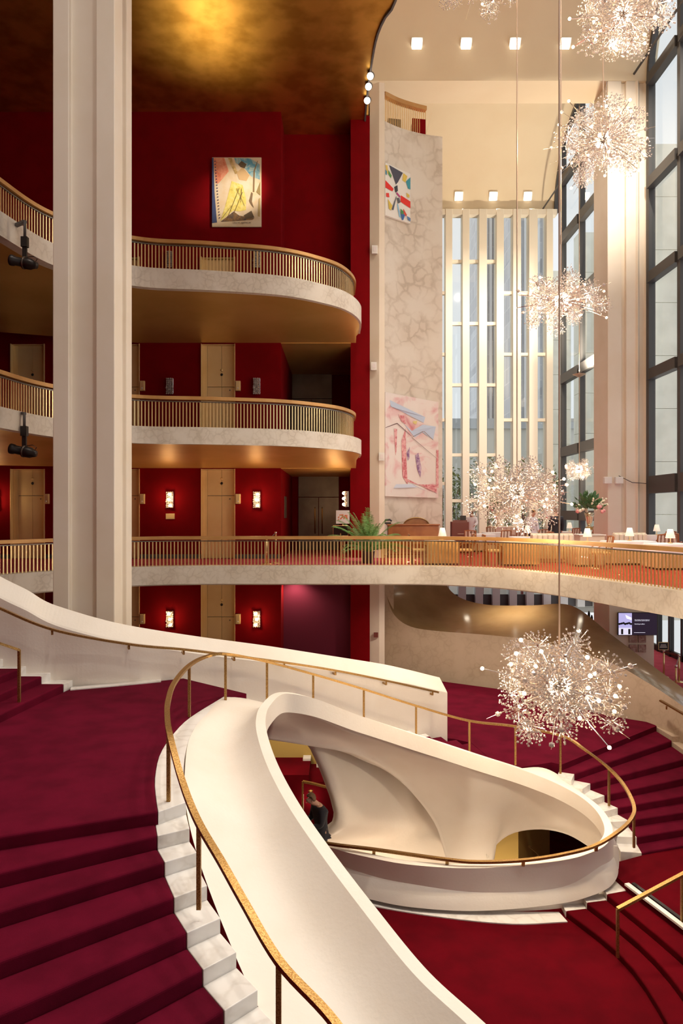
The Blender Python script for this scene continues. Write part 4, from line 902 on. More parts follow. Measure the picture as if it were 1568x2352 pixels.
# --- small balcony with brass rail on top of the slab
t = tag(empty('balcony_railing', (0, 0, 0)), 'short curved brass railing on top of the tall marble slab', 'railing')
q = [p+Vector((0, .12, 0)) for p in sl[:15]]
MB().tube([p+Vector((0, 0, 16.55)) for p in q], .08, sq=(.09, .06)).build('top_rail', M['railwood'], t)
b0 = MB().box(-.014, .014, -.014, .014, 0, 1.05).build('baluster', M['bar'], t)
for i, p in enumerate(resample(q, 24)):
    o = b0 if i == 0 else b0.copy()
    if i: COL.objects.link(o); o.parent = t
    o.location = (p.x, p.y, 15.46)
MB().add([q[-1]+Vector((0, 0, 15.46)), q[-1]+Vector((.3, .1, 16.6)), q[-1]+Vector((.3, .5, 16.6)), q[-1]+Vector((0, .5, 15.46))], [(0, 1, 2, 3)]).build('end_panel', M['railwood'], t)
solid(t.children[-1], .06)
for k, x in enumerate((1.9, 2.9)): tag(MB().prism([(x, 27.9), (x+.55, 28.0), (x+.6, 28.5), (x, 28.5)], 15.46, 16.1).build('red_seat' if k else 'dark_seat', M['red' if k else 'dark']), '%s box seat behind the brass railing on top of the marble slab' % ('red' if k else 'dark'), 'seat')
# --- emergency twin lamps and box on the pier
for u, v, lb in ((860, 573, 'white control box on the cream pier beside the topmost balcony'), (858, 841, 'small white fitting on the pier beside the middle balcony'), (876, 1049, 'thin white bracket lamp on the pier above the palm')):
    p = at(u, v, 25.2); t = tag(empty('pier_fixture', p), lb, 'fixture')
    bevel(MB().box(-.11, .11, -.03, .06, -.15, .15).build('fixture_body', M['white'], t), .01); MB().box(-.06, .06, -.045, -.03, -.08, .08).build('cover_plate', M['cloth'], t)
t = tag(empty('emergency_lamp', at(1405, 1098, BAY1-.12)), 'twin white emergency lamp with cable on the front column', 'lamp')
for x in (-.2, .3): bevel(MB().box(x-.17, x+.17, -.1, .1, -.25, .05).build('lamp_head', M['white'], t), .02)
MB().tube([(.3, 0, .1), (.9, 0, -.2), (1.6, 0, -.25), (2.2, .1, -.1)], .015, 5).build('cable', M['black'], t)

# ================================================================== RESTAURANT ON THE GRAND TIER
def table_mesh(w, dpt, h, round_=False):
    b = MB(); n = 40; rows = []
    for hh, k in ((h, .0), (h, .96), (h-.02, 1.0), (h*.5, 1.05), (.06, 1.1)):
        row = []
        for i in range(n):
            a = 2*PI*i/n; c, s = math.cos(a), math.sin(a)
            if round_: x, y = c*w/2, s*w/2
            else: q = max(abs(c), abs(s)); x, y = c/q*w/2, s/q*dpt/2
            wob = 1+(.035*math.sin(9*a) if hh < h*.7 else 0)*(1 if hh < .2 else .5)
            row.append(Vector((x*k*wob, y*k*wob, hh)))
        row.append(row[0].copy()); rows.append(row)
    return b.loft(rows)
def table(x, y, w, d, label, mm='cloth', lamp=True, rz=0, lamplabel=None):
    t = tag(empty('dining_table', (x, y, Z_GR), rz), label, 'table', 'restaurant tables')
    table_mesh(w, d, .76).build('tablecloth', M[mm], t, True); MB().lathe([(.25, .0), (.25, .03), (.04, .05), (.04, .7)], n=12).build('pedestal', M['dark'], t)
    if lamp:
        l = tag(empty('table_lamp', (x+.05, y, Z_GR+.765)), lamplabel or label.replace('table', 'lamp standing on the table', 1), 'lamp', 'small table lamps')
        MB().lathe([(.07, 0), (.07, .015), (.012, .03), (.012, .22)], n=12).build('base', M['brass'], l); MB().lathe([(.14, .15), (.075, .42)], n=14).build('lamp_shade', mat('shade', (.9, .84, .74), .8, emit=((1, .85, .65), .5)) if 'shade' not in bpy.data.materials else bpy.data.materials['shade'], l, True)
def chair(x, y, rz, label):
    t = tag(empty('dining_chair', (x, y, Z_GR), rz), label, 'chair', 'restaurant chairs')
    bevel(MB().box(-.24, .24, -.24, .24, .42, .5).build('seat', M['leather'], t), .03)
    for sx in (-1, 1):
        MB().tube([(sx*.22, .22, 0), (sx*.22, .21, .42)], .022, 6).build('leg', M['wood'], t); MB().tube([(sx*.22, -.22, 0), (sx*.22, -.24, .45), (sx*.21, -.32, .95)], .024, 6).build('leg', M['wood'], t)
        MB().tube([(sx*.25, -.24, .68), (sx*.26, .1, .68), (sx*.25, .2, .6), (sx*.23, .2, .44)], .02, 6).build('armrest', M['wood'], t)
    MB().tube([(-.22, -.31, .95), (0, -.35, .97), (.22, -.31, .95)], .025, 6).build('top_slat', M['wood'], t)
    for k in range(6): MB().tube([(-.17+.068*k, -.26, .5), (-.17+.068*k, -.33, .94)], .022, sq=(.022, .012)).build('back_slat', M['chairback' if k % 2 else 'leather'], t)
def rp(u, d): return xat(u, d), d
T = [(1012, 22.3, 1.0, .9, 'beige clothed table just behind the railing below the desk', 'beigecloth'), (1190, 21.9, 1.05, .9, 'beige clothed table behind the railing below the wide chandelier', 'beigecloth'),
     (1098, 29.5, 1.3, .9, 'white clothed table beside the mahogany stand', 'cloth'), (1140, 31.5, 1.2, .9, 'white clothed table behind the two striped chairs', 'cloth'), (1208, 26, 1.1, .9, 'white clothed table left of the cream banquette', 'cloth'),
     (1345, 21.6, .8, .8, 'white clothed table in front of the flower vase', 'cloth'), (1442, 22.3, 1.5, .9, 'long white clothed table at the right banquette', 'cloth'), (1535, 20.5, 1.1, 1.0, 'white clothed table nearest the right edge', 'cloth'),
     (1505, 28.0, 1.0, .9, 'small white clothed table beside the window front', 'cloth'), (1305, 33, 1.0, .9, 'white clothed table by the window left of the vase', 'cloth'), (1388, 36, 1.0, .9, 'white clothed table by the window right of the vase', 'cloth')]
for i, (u, d, wd, dp, lb, mm) in enumerate(T):
    x, y = rp(u, d); table(x, y, wd, dp, lb, mm, i not in (1, 2, 3), 0, 'small cone shaded lamp on the '+lb)
C = [(962, 22.3, -PI/2, 'cream striped chair left of the beige table below the desk'), (1066, 22.3, PI/2, 'cream striped chair right of the beige table below the desk'), (1133, 21.9, -PI/2, 'striped chair left of the second beige table'),
     (1082, 27.4, -.3, 'striped chair right behind the mahogany stand'), (1155, 27.5, .2, 'striped chair with rounded back before the far white tables'), (1130, 33, PI, 'striped chair at the far side of the white tables'), (1190, 30, .2, 'left chair of the pair behind the chandelier'), (1212, 31, -.2, 'right chair of the pair behind the chandelier'),
     (1245, 29, 0, 'striped chair in front of the person in black'), (1246, 25.0, .7, 'turned striped chair left of the banquette'), (1378, 20.6, PI/2, 'striped chair right of the small table by the vase'), (1312, 31, .4, 'striped chair left of the vase by the window'), (1372, 34.6, -.4, 'striped chair right of the vase by the window'),
     (1512, 22.5, .1, 'dark striped chair at the long table'), (1545, 23.5, -.6, 'turned dark chair at the right edge'), (1528, 26, .2, 'striped chair behind the right tables')]
for u, d, rz, lb in C:
    x, y = rp(u, d); chair(x, y, rz, lb)
def banquette(u0, u1, d, label, n):
    x0, x1 = xat(u0, d), xat(u1, d); t = tag(empty('banquette', ((x0+x1)/2, d, Z_GR)), label, 'banquette', 'cream banquettes'); L = x1-x0
    bevel(MB().box(-L/2, L/2, -.25, .35, .0, .42).build('seat_base', M['leather'], t), .03)
    for k in range(n):
        b = MB().box(-L/2+L*k/n+.005, -L/2+L*(k+1)/n-.005, -.32, -.12, .1, .95); bevel(b.build('back_cushion', M['leather'], t), .05, 3)
    MB().box(-L/2, L/2, -.14, -.06, 0, .98).build('back_rail', M['leather'], t)
banquette(1216, 1312, 23.2, 'cream tufted banquette left of the flower vase', 8)
banquette(1404, 1478, 24.0, 'cream tufted banquette right of the flower vase', 7)
banquette(1120, 1200, 36.0, 'low cream banquette far back by the fins', 8)
# host stand, desk with arched mirror, phone
x, y = rp(1055, 28.5); t = tag(empty('host_stand', (x, y, Z_GR)), 'dark mahogany host stand with a screen on top', 'stand')
bevel(MB().prism([(-.36, -.2), (.36, -.2), (.36, .2), (-.36, .2)], 0, 1.3).build('cabinet', M['redwood'], t), .02); MB().prism([(-.3, -.15), (.3, -.15), (.2, .15), (-.2, .15)], 1.3, 1.36).build('top', M['redwood'], t)
MB().box(.02, .26, -.05, 0, 1.36, 1.55).build('screen', M['black'], t); MB().box(-.12, .14, -.22, -.2, .78, .8).build('handle', M['chrome'], t)
x0, x1 = xat(890, 25.6), xat(1005, 25.6); t = tag(empty('reception_desk', ((x0+x1)/2, 25.6, Z_GR)), 'polished wooden reception desk before the marble slab', 'desk'); hw = (x1-x0)/2
bevel(MB().box(-hw, hw, -.3, .3, 0, 1.2).build('front_panel', M['wood'], t), .015); bevel(MB().box(-hw-.04, hw+.04, -.34, .34, 1.2, 1.25).build('desk_top', M['wood'], t), .01)
xa = xat(955, 26.4); b = MB(); n = 20
arc = [(math.cos(PI*k/n)*.5, math.sin(PI*k/n)*.32) for k in range(n+1)]
t = tag(empty('arched_panel', (xa, 26.3, Z_GR)), 'arched wooden panel with bronze rim standing behind the desk', 'panel')
MB().add([(a, y, 1.15+z) for y in (0, .08) for a, z in arc], [tuple(range(n, -1, -1)), tuple(range(n+1, 2*n+2))]+[(i, i+1, n+2+i, n+1+i) for i in range(n)]+[(n, 0, n+1, 2*n+1)]).build('arch_board', M['wood'], t)
MB().tube([(a*1.02, -.02, 1.15+z*1.03) for a, z in arc], .02, 6).build('arch_rim', M['bronze'], t); MB().box(-.5, .5, 0, .08, 0, 1.15).build('support', M['wood'], t)
x, y = rp(890, 25.5); t = tag(empty('telephone', (x, y, Z_GR+1.255)), 'black telephone on the left end of the desk', 'telephone')
MB().prism([(-.12, -.1), (.12, -.1), (.12, .1), (-.12, .1)], 0, .06).build('base', M['black'], t); MB().tube([(-.13, 0, .07), (-.08, 0, .14), (.08, 0, .16), (.15, 0, .1)], .035, 8).build('handset', M['black'], t)
# flower vase on a pedestal
x, y = rp(1353, 24.6); t = tag(empty('vase_plinth', (x, y, Z_GR)), 'cream plinth under the flower vase between the banquettes', 'plinth'); bevel(MB().box(-.45, .45, -.3, .3, 0, .86).build('plinth_body', M['leather'], t), .03); MB().box(-.48, .48, -.33, .33, .86, .9).build('plinth_top', M['marble'], t)
def vase(x, y, z, s, label):
    t = tag(empty('flower_vase', (x, y, z)), label, 'vase'); t.scale = (s, s, s)
    MB().lathe([(.15, 0), (.15, .02), (.05, .06), (.03, .14), (.09, .18), (.13, .24), (.10, .28), (.07, .3), (.11, .45), (.15, .65), (.19, .82), (.185, .82), (.1, .5)], n=20).build('vase_body', mat('mercury_glass_%d' % int(x*10), (.62, .50, .34), .2, .85), t, True)
    MB().lathe([(.13, .17), (.145, .22), (.13, .28), (.08, .29)], n=20).build('gilt_knob', M['bronze'], t, True)
    rnd = random.Random(int(x*7)); lv = MB()
    for i in range(150):
        a = rnd.random()*6.28; e = rnd.uniform(-.25, 1.2); r0 = rnd.uniform(.15, .55); c = Vector((math.cos(a)*math.cos(e)*r0, math.sin(a)*math.cos(e)*r0, 1.08+math.sin(e)*r0*1.0))
        dv = (c-Vector((0, 0, .8))).normalized(); sd = dv.cross(Vector((rnd.random(), rnd.random(), rnd.random()))).normalized(); L = rnd.uniform(.14, .26); w2 = L*.32
        lv.add([c-dv*L*.5, c+sd*w2, c+dv*L*.6, c-sd*w2, c+dv.cross(sd)*.03], [(0, 1, 4), (1, 2, 4), (2, 3, 4), (3, 0, 4)])
    lv.build('foliage', M['leafd'], t)['kind'] = 'stuff'
    for i in range(16):
        a = rnd.random()*6.28; e = rnd.uniform(-.35, .35); c = Vector((math.cos(a)*.48, math.sin(a)*.48-.1, 1.0+e*.45))
        b = MB(); r = rnd.uniform(.05, .085)
        for k in range(3): b.ball(c+Vector((rnd.uniform(-.02, .02), rnd.uniform(-.02, .02), rnd.uniform(-.02, .02))), r*(1-.2*k), 1)
        b.build('blossom', fm((.72, .30, .30)) if i % 2 else fm((.78, .74, .60)), t, True)
    for i in range(9):
        a = rnd.random()*6.28; c = Vector((math.cos(a)*.3, math.sin(a)*.3-.15, 1.15)); dv = Vector((math.cos(a), math.sin(a), rnd.uniform(-.4, .8))).normalized(); b = MB()
        for k in range(9): b.ball(c+dv*.04*k+Vector((rnd.uniform(-.03, .03),)*3), .035, 1)
        b.build('flower_spray', fm((.80, .78, .62)), t)
vase(x, y, Z_GR+.9, .95, 'tall metallic vase with big bouquet of pink and white flowers')
x, y = rp(1141, 35); t = tag(empty('vase_plinth', (x, y, Z_GR)), 'low cream plinth under the far vase', 'plinth'); MB().box(-.4, .4, -.3, .3, 0, .9).build('plinth_body', M['leather'], t); MB().box(-.43, .43, -.33, .33, .9, .94).build('plinth_top', M['marble'], t)
vase(x, y, Z_GR+.94, .9, 'far metallic vase partly hidden by the wide chandelier')
# potted palm
x, y = rp(845, 22.6); t = tag(empty('potted_palm', (x, y, Z_GR)), 'bushy green palm in a dark pot beside the desk', 'plant')
MB().lathe([(.17, 0), (.22, .38), (.24, .40), (.20, .40), (.19, .34)], n=18).build('pot', M['dark'], t, True); MB().lathe([(.19, .33), (.19, .35)], n=16).build('soil', M['redwood'], t)
rnd = random.Random(5)
for i in range(46):
    a = i*2.39996; el = rnd.uniform(.45, 1.4); L = rnd.uniform(.85, 1.4); b = MB(); st_ = [(Vector((0, 0, .35)))]
    dv = Vector((math.cos(a)*math.cos(el), math.sin(a)*math.cos(el), math.sin(el))); p = st_[0].copy()
    for k in range(10): p = p+dv*L*.115; dv = (dv+Vector((0, 0, -.055-.02*k*.5))).normalized(); st_.append(p.copy())
    b.tube(st_, .012, 4, r2=.003)
    for k in range(3, 11):
        tv = (st_[k]-st_[k-1]).normalized(); sd = tv.cross(Vector((0, 0, 1))).normalized()
        for s in (-1, 1):
            for h in (0, .33, .66):
                q = st_[k]-tv*h*L*.11; e = q+sd*s*.20*math.sin(PI*min(.95, k/11))+tv*.12+Vector((0, 0, -.07)); b.add([q-tv*.012, q+tv*.012, e, (q+e)/2+Vector((0, 0, .012))], [(0, 1, 3), (1, 2, 3), (0, 3, 2)])
    b.build('palm_frond', M['leaf'], t)
# stanchions, easels
def stanchion(x, y, z, label, h=.98):
    t = tag(empty('stanchion', (x, y, z)), label, 'stanchion', 'brass stanchions')
    MB().lathe([(.17, 0), (.17, .015), (.05, .035), (.025, .05)], n=18).build('base', M['bar'], t, True); MB().lathe([(.03, .04), (.03, h-.08)], n=12).build('post', M['bar'], t, True); MB().lathe([(.04, h-.08), (.04, h)], n=12).build('belt_head', M['chrome'], t, True); return t
s1 = stanchion(*rp(612, 22.2), Z_GR, 'left brass stanchion behind the grand tier railing', .92); s2 = stanchion(*rp(633, 22.6), Z_GR, 'right brass stanchion behind the grand tier railing', 1.05)
tag(MB().tube([s1.location+Vector((.04, 0, .87)), (s1.location+s2.location)/2+Vector((0, 0, .86)), s2.location+Vector((-.04, 0, .98))], .012, 5).build('stanchion_belt', M['dark']), 'dark belt strung between the two brass stanchions', 'belt')
def sign_stand(u, d, v0, v1, wpx, label, mm, txt=None, tilt=-.2):
    x, y = rp(u, d); zc = (HZ-(v0+v1)/2)/FP*d; hh = (v1-v0)/FP*d/2; hw = wpx/FP*d/2
    t = tag(empty('easel_sign', (x, y, Z_GR)), label, 'sign'); A = Matrix.Translation((0, 0, zc-Z_GR))@Matrix.Rotation(tilt, 4, 'X')
    MB().box(-hw, hw, -.015, .015, -hh, hh, A).build('board', mm, t); MB().tube([(0, .08, 0), (0, .03, zc-Z_GR)], .02, 8).build('post', M['bar'], t); MB().lathe([(.17, 0), (.17, .02), (.03, .04)], c=(0, .08, 0), n=16).build('base', M['bar'], t)
    return t, A, hw, hh
t, A, hw, hh = sign_stand(787, 25.0, 1172, 1203, 31, 'white menu poster on an easel beside the palm', M['cloth'])
b = MB()
rnd = random.Random(2)
for i in range(26): b.ball(A@Vector((rnd.uniform(-.17, .17), -.02, rnd.uniform(-.1, .1)*(1-abs(rnd.random()-.5)))), rnd.uniform(.02, .035), 1, (1, .15, 1))
b.build('menu_picture', fm((.75, .22, .10)), t)
t, A, hw, hh = sign_stand(782, 23.5, 1206, 1231, 34, 'dark tilted menu board on a brass post before the poster', M['black'], None, .35)
for p, q in (((-hw, -hh), (-hw, hh)), ((hw, -hh), (hw, hh)), ((-hw, hh), (hw, hh)), ((-hw, -hh), (hw, -hh))): MB().tube([A@Vector((p[0], -.01, p[1])), A@Vector((q[0], -.01, q[1]))], .01, 5).build('sign_frame', M['bar'], t)

# ================================================================== LOBBY, FAR RIGHT
dT = 25.5; t = tag(empty('display_screen', at(1464, 1433, dT)), 'wide digital screen with dark notice on the lobby pier', 'screen'); hw, hh = 44/FP*dT, 25/FP*dT
bevel(MB().box(-hw-.02, hw+.02, 0, .06, -hh-.02, hh+.02).build('screen_case', M['black'], t), .01)
MB().box(-hw, hw, -.006, 0, -hh, hh).build('screen_panel', mat('screen_dark', (.015, .01, .02), .5, emit=((.05, .03, .06), .4), spec=.2), t)
sx = -hw+2*hw*.345
MB().box(-hw, sx, -.012, -.006, -hh, hh).build('screen_picture', mat('screen_violet', (.3, .28, .5), .3, emit=((.48, .45, .80), .9)), t)
MB().add([(lerp(-hw, sx, a), -.014, lerp(-hh, hh, b_)) for a, b_ in ((.5, .92), (.98, .78), (.98, .68), (.6, .75))], [(0, 1, 2, 3)]).build('screen_shape', mat('screen_white', (.9, .9, 1), .3, emit=((.85, .85, 1), 1)), t)
wm = bpy.data.materials['screen_white']
MB().box(-hw, sx, -.0145, -.012, -hh, -hh+2*hh*.32).build('screen_shape', mat('screen_pale', (.8, .8, .9), .3, emit=((.72, .72, .9), .9)), t)
rnd = random.Random(4)
for k in range(7): x = lerp(-hw, sx, (k+.5)/7); MB().ball((x, -.016, -hh+2*hh*(.50+.02*(k % 3))), .055, 1, (1.1, .1, .8)).build('screen_shape', M['black'], t)
for x in (.18, .72): MB().box(lerp(-hw, sx, x), lerp(-hw, sx, x+.16), -.018, -.0145, -hh+.02, -hh+2*hh*.27).build('screen_shape', M['black'], t)
text('The production of La Sonnambula was\nmade possible by a generous gift from', 'screen_text', .036, wm, (sx+.10, -.012, hh*.36), (PI/2, 0, 0), t); text('Dominique Laffont', 'screen_text', .05, wm, (sx+.10, -.012, -.02), (PI/2, 0, 0), t)
MB().box(sx+.08, sx+.5, -.012, -.008, -hh+.08, -hh+.09).build('screen_line', wm, t)
st(bevel(MB().box(xat(1392, 25.9), xat(1494, 25.9), 25.62, 27.2, Z_LOB, Z_GR-.6).build('wall_lobby_pier', M['column']), .02))
t = tag(empty('poster_rack', at(1464, 1482, 25.58)), 'rack of small brown posters below the digital screen', 'poster rack')
for i in range(2):
    for j in range(2): MB().box(-.32+i*.34, -.04+i*.34, -.03, .02, .1-j*.36, .38-j*.36).build('poster', ptex('poster_%d%d' % (i, j), [(.3, (.25, .10, .08)), (.7, (.55, .42, .36))], 5, i*3+j), t)
pts = [at(1524, 1560, 24.5), at(1559, 1575, 23.5), at(1551, 1590, 22.5)]
ss = [stanchion(at(1524, 1500, 25.0).x, 25.0, Z_LOB, 'lobby stanchion holding the small black sign'), stanchion(at(1559, 1500, 24.3).x, 24.3, Z_LOB, 'lobby stanchion at the right edge'), stanchion(at(1552, 1500, 22.6).x, 22.6, Z_LOB, 'lobby stanchion nearest the sloping brown coping')]
for k, (a, b_) in enumerate(((0, 1), (1, 2))): tag(MB().tube([ss[a].location+Vector((0, 0, .93)), ss[b_].location+Vector((0, 0, .93))], .02, sq=(.008, .03)).build('stanchion_belt', M['redwood']), 'dark red belt between lobby stanchions, %s one' % ('farther', 'nearer')[k], 'belt')
t = tag(empty('notice_sign', at(1523, 1484, 24.95)), 'small black notice with gold frame on the lobby stanchion', 'sign')
MB().box(-.17, .17, 0, .02, -.13, .13).build('board', M['black'], t)
for j, (n_, z) in enumerate(((8, .045), (10, .0), (11, -.045))):
    for i in range(n_): MB().box((i-n_/2)*.024+.003, (i-n_/2)*.024+.019, -.006, 0, z-.012, z+.012).build('sign_lettering', M['white'], t)
for x0, x1, z0, z1 in ((-.18, .18, .125, .145), (-.18, .18, -.145, -.125), (-.18, -.165, -.125, .125), (.165, .18, -.125, .125)): MB().box(x0, x1, -.01, .025, z0, z1).build('sign_frame', M['bar'], t)
for k in range(5):
    x, y = xat(1352+9*k, 27.6), 27.6+.12*(k % 2); t = tag(empty('folded_parasol', (x, y, Z_LOB)), '%s of five black folded parasols behind the sloping brown coping' % ('leftmost', 'second', 'middle', 'fourth', 'rightmost')[k], 'parasol', 'black folded parasols in the lobby')
    h = 2.05-.09*((k*2) % 3); MB().lathe([(.05, 0), (.05, .02), (.012, .03), (.012, h)], n=8).build('pole', M['black'], t); MB().lathe([(.02, h), (.05, h-.1), (.065, h-.7), (.03, h-1.1)], n=8).build('folded_canopy', M['black'], t, True)

# concourse lamps: globes added to brighten the well, plus the small glowing lamp
def glow_lamp(loc, label, p, r=.09):
    t = tag(empty('globe_lamp', loc), label, 'lamp', 'concourse lamps'); MB().ball((0, 0, 0), r, 2).build('globe', M['down'], t, True); MB().lathe([(.05, .08), (.06, .12), (.02, .14)], n=12).build('fitting', M['bronze'], t)
    light('POINT', 'lamp', (0, 0, -.2), p, (1, .80, .56), .15, None, 1, t)
glow_lamp((3.4, 14.9, -9.2), 'added globe lamp deep in the stair well below the right opening', 170)
glow_lamp((.6, 15.3, -8.9), 'added globe lamp deep in the stair well behind the low wall', 110)
glow_lamp((-1.3, 16.4, -5.2), 'added globe lamp in the room beyond the left opening', 45)
glow_lamp((4.6, 18.6, -8.6), 'added globe lamp in the passage beyond the right opening', 110)
glow_lamp(tuple(at(713, 1827, 16.6)), 'small lamp glowing above the bent head of the man', 6, .045)
# ================================================================== PEOPLE
def person(label, loc, rz, top_m, leg_m, hair_m, pose, h=1.75, look=(0, -.35)):
    """skinned figure facing -Y in its own frame"""
    t = tag(empty('person', loc, rz), label, 'person'); s = h/1.75; t.scale = (s, s, s)
    lean = pose.get('lean', 0)
    def bend(p):
        x, y, z = p
        if z > .95: k = z-.95; return Vector((x, y-math.sin(lean)*k, .95+math.cos(lean)*k))
        return Vector(p)
    J = {'pel': ((0, 0, .95), .125), 'sp1': ((0, .0, 1.12), .12), 'sp2': ((0, .01, 1.3), .135), 'ch': ((0, .01, 1.42), .12), 'nk': ((0, -.0, 1.52), .055)}
    hx, hy = look; J['h0'] = ((0, hy*.12, 1.58), .075); J['h1'] = ((0, hy*.22-.01, 1.66), .092); J['h2'] = ((0, hy*.22+.01, 1.72), .075)
    J['nose'] = ((0, hy*.22-.105, 1.645), .014)
    E = [('pel', 'sp1'), ('sp1', 'sp2'), ('sp2', 'ch'), ('ch', 'nk'), ('nk', 'h0'), ('h0', 'h1'), ('h1', 'h2'), ('h1', 'nose')]
    arms = pose.get('arms', [((.25, -.02, 1.15), (.24, -.1, .92)), ((-.25, -.02, 1.15), (-.24, -.1, .92))]); fing = []
    for i, (el, wr) in enumerate(arms):
        sx = 1 if el[0] > 0 else -1; a = 'LR'[i]
        J['s'+a] = ((sx*.19, .01, 1.42), .06); J['e'+a] = (el, .043); J['w'+a] = (wr, .028); d = (Vector(wr)-Vector(el)).normalized(); pm = Vector(wr)+d*.06; J['p'+a] = (tuple(pm), .034)
        E += [('ch', 's'+a), ('s'+a, 'e'+a), ('e'+a, 'w'+a), ('w'+a, 'p'+a)]
        side = d.cross(Vector((1, 0, 0))).normalized()
        for f in range(4):
            q = pm+d*.03+side*(.027-.018*f); q2 = q+d*(.035+.008*(f in (1, 2)))+Vector((-sx*.006, -.006, 0)); q3 = q2+d*.02+Vector((-sx*.018, -.01, 0)); fing.append([q, q2, q3])
        q = pm-d*.01+side*.03; fing.append([q, q+side*.025+d*.02, q+side*.03+d*.045])
    feet = pose.get('feet', [((.1, -.02, .5), (.1, .02, .08)), ((-.1, -.02, .5), (-.1, .02, .08))])
    for i, (kn, an) in enumerate(feet):
        a = 'LR'[i]; sx = 1 if kn[0] > 0 else -1; J['hp'+a] = ((sx*.09, 0, .9), .095); J['k'+a] = (kn, .062); J['a'+a] = (an, .04); J['t'+a] = ((an[0], an[1]-.16, .035), .033)
        E += [('pel', 'hp'+a), ('hp'+a, 'k'+a), ('k'+a, 'a'+a), ('a'+a, 't'+a)]
    def skin(name, keys, edges, mm, grow, sub=2, root='pel'):
        idx = {k: i for i, k in enumerate(keys)}; me = bpy.data.meshes.new(name)
        me.from_pydata([bend(J[k][0]) for k in keys], [(idx[a], idx[b]) for a, b in edges], []); o = link(name, me, mm, t)
        o.modifiers.new('skin', 'SKIN').use_smooth_shade = True; ss_ = o.modifiers.new('sub', 'SUBSURF'); ss_.levels = sub; ss_.render_levels = sub
        for k in keys: r = J[k][1]+grow+(.02 if name == 'shirt' and k in ('ch', 'sL', 'sR', 'sp2') else 0); me.skin_vertices[0].data[idx[k]].radius = (r*1.15 if k in ('sp2', 'ch', 'sp1', 'pel') else r, r)
        me.skin_vertices[0].data[idx[root]].use_root = True; return o
    skin('body', list(J), E, M['skin'], 0)
    hand = MB()
    for f in fing: hand.tube([bend(q) for q in f], .0095, 6, r2=.007)
    hand.build('fingers', M['skin'], t, True)
    J['col'] = ((0, .005, 1.49), .062); J['hem'] = ((0, 0, .84), .13); J['wst'] = ((0, 0, 1.06), .115); tk = ['hem', 'sp1', 'sp2', 'ch', 'pel', 'sL', 'eL', 'wL', 'sR', 'eR', 'wR', 'col']; skin('shirt', tk, [e for e in E if e[0] in tk and e[1] in tk]+[('ch', 'col'), ('pel', 'hem')], top_m, .026)
    lk = ['wst', 'pel', 'hpL', 'kL', 'aL', 'hpR', 'kR', 'aR']; skin('trousers', lk, [e for e in E if e[0] in lk and e[1] in lk]+[('pel', 'wst')], leg_m, .016)
    for a in 'LR': q = Vector(J['a'+a][0]); bevel(MB().box(q.x-.05, q.x+.05, q.y-.22, q.y+.07, 0, .085).build('shoe', M['black'], t), .03, 3)
    hc = bend(J['h1'][0]); v, f = ICO[3]; keep = []; b = MB()
    hv = [hc+Vector((p[0]*.101, p[1]*.112+.022, p[2]*.118+.025)) for p in v]
    ff = [q for q in f if all(not (v[i][1] < -.25 and v[i][2] < .35) and v[i][2] > -.45 for i in q)]
    o = b.add(hv, ff).build('hair', hair_m, t, True); solid(o, .012)
    for sx in (-1, 1):
        MB().ball(hc+Vector((sx*.034, -.083, .005)), .011, 1).build('eye', M['black'], t); MB().ball(hc+Vector((sx*.096, .015, -.005)), .026, 1, (.4, .7, 1.1)).build('ear', M['skin'], t, True)
    MB().box(hc.x-.024, hc.x+.024, hc.y-.094, hc.y-.08, hc.z-.052, hc.z-.044).build('mouth', fm((.40, .16, .13)), t)
    return t
p = at(739, 1900, 14.4)
person('man in dark sweater bending his head, beyond the opening in the stair well', (p.x, 14.4, Z_LOW), -1.1, M['navy'], M['navy'], M['hair'], {'lean': .16, 'arms': [((.25, -.10, 1.15), (.14, -.34, 1.12)), ((-.25, -.10, 1.15), (-.14, -.34, 1.12))]}, 1.68, (0, -.75))
hm = mat('auburn_hair', (.30, .14, .06), .7)
person('person in white shirt leaning over a far table beside the host stand', (xat(1098, 31.8)-.15, 32.6, Z_GR), -.3, M['shirt'], M['navy'], hm, {'lean': .2, 'arms': [((.26, -.14, 1.2), (.18, -.4, 1.08)), ((-.26, -.14, 1.2), (-.22, -.4, 1.1))]}, 1.72, (0, -.6))
person('person in pale shirt standing behind the wide chandelier', (xat(1222, 28), 28, Z_GR), .5, M['shirt'], M['navy'], M['hair'], {}, 1.74)
person('person in black clothes standing left of the flowers', (xat(1277, 27), 27, Z_GR), PI, M['navy'], M['navy'], M['hair'], {}, 1.80)

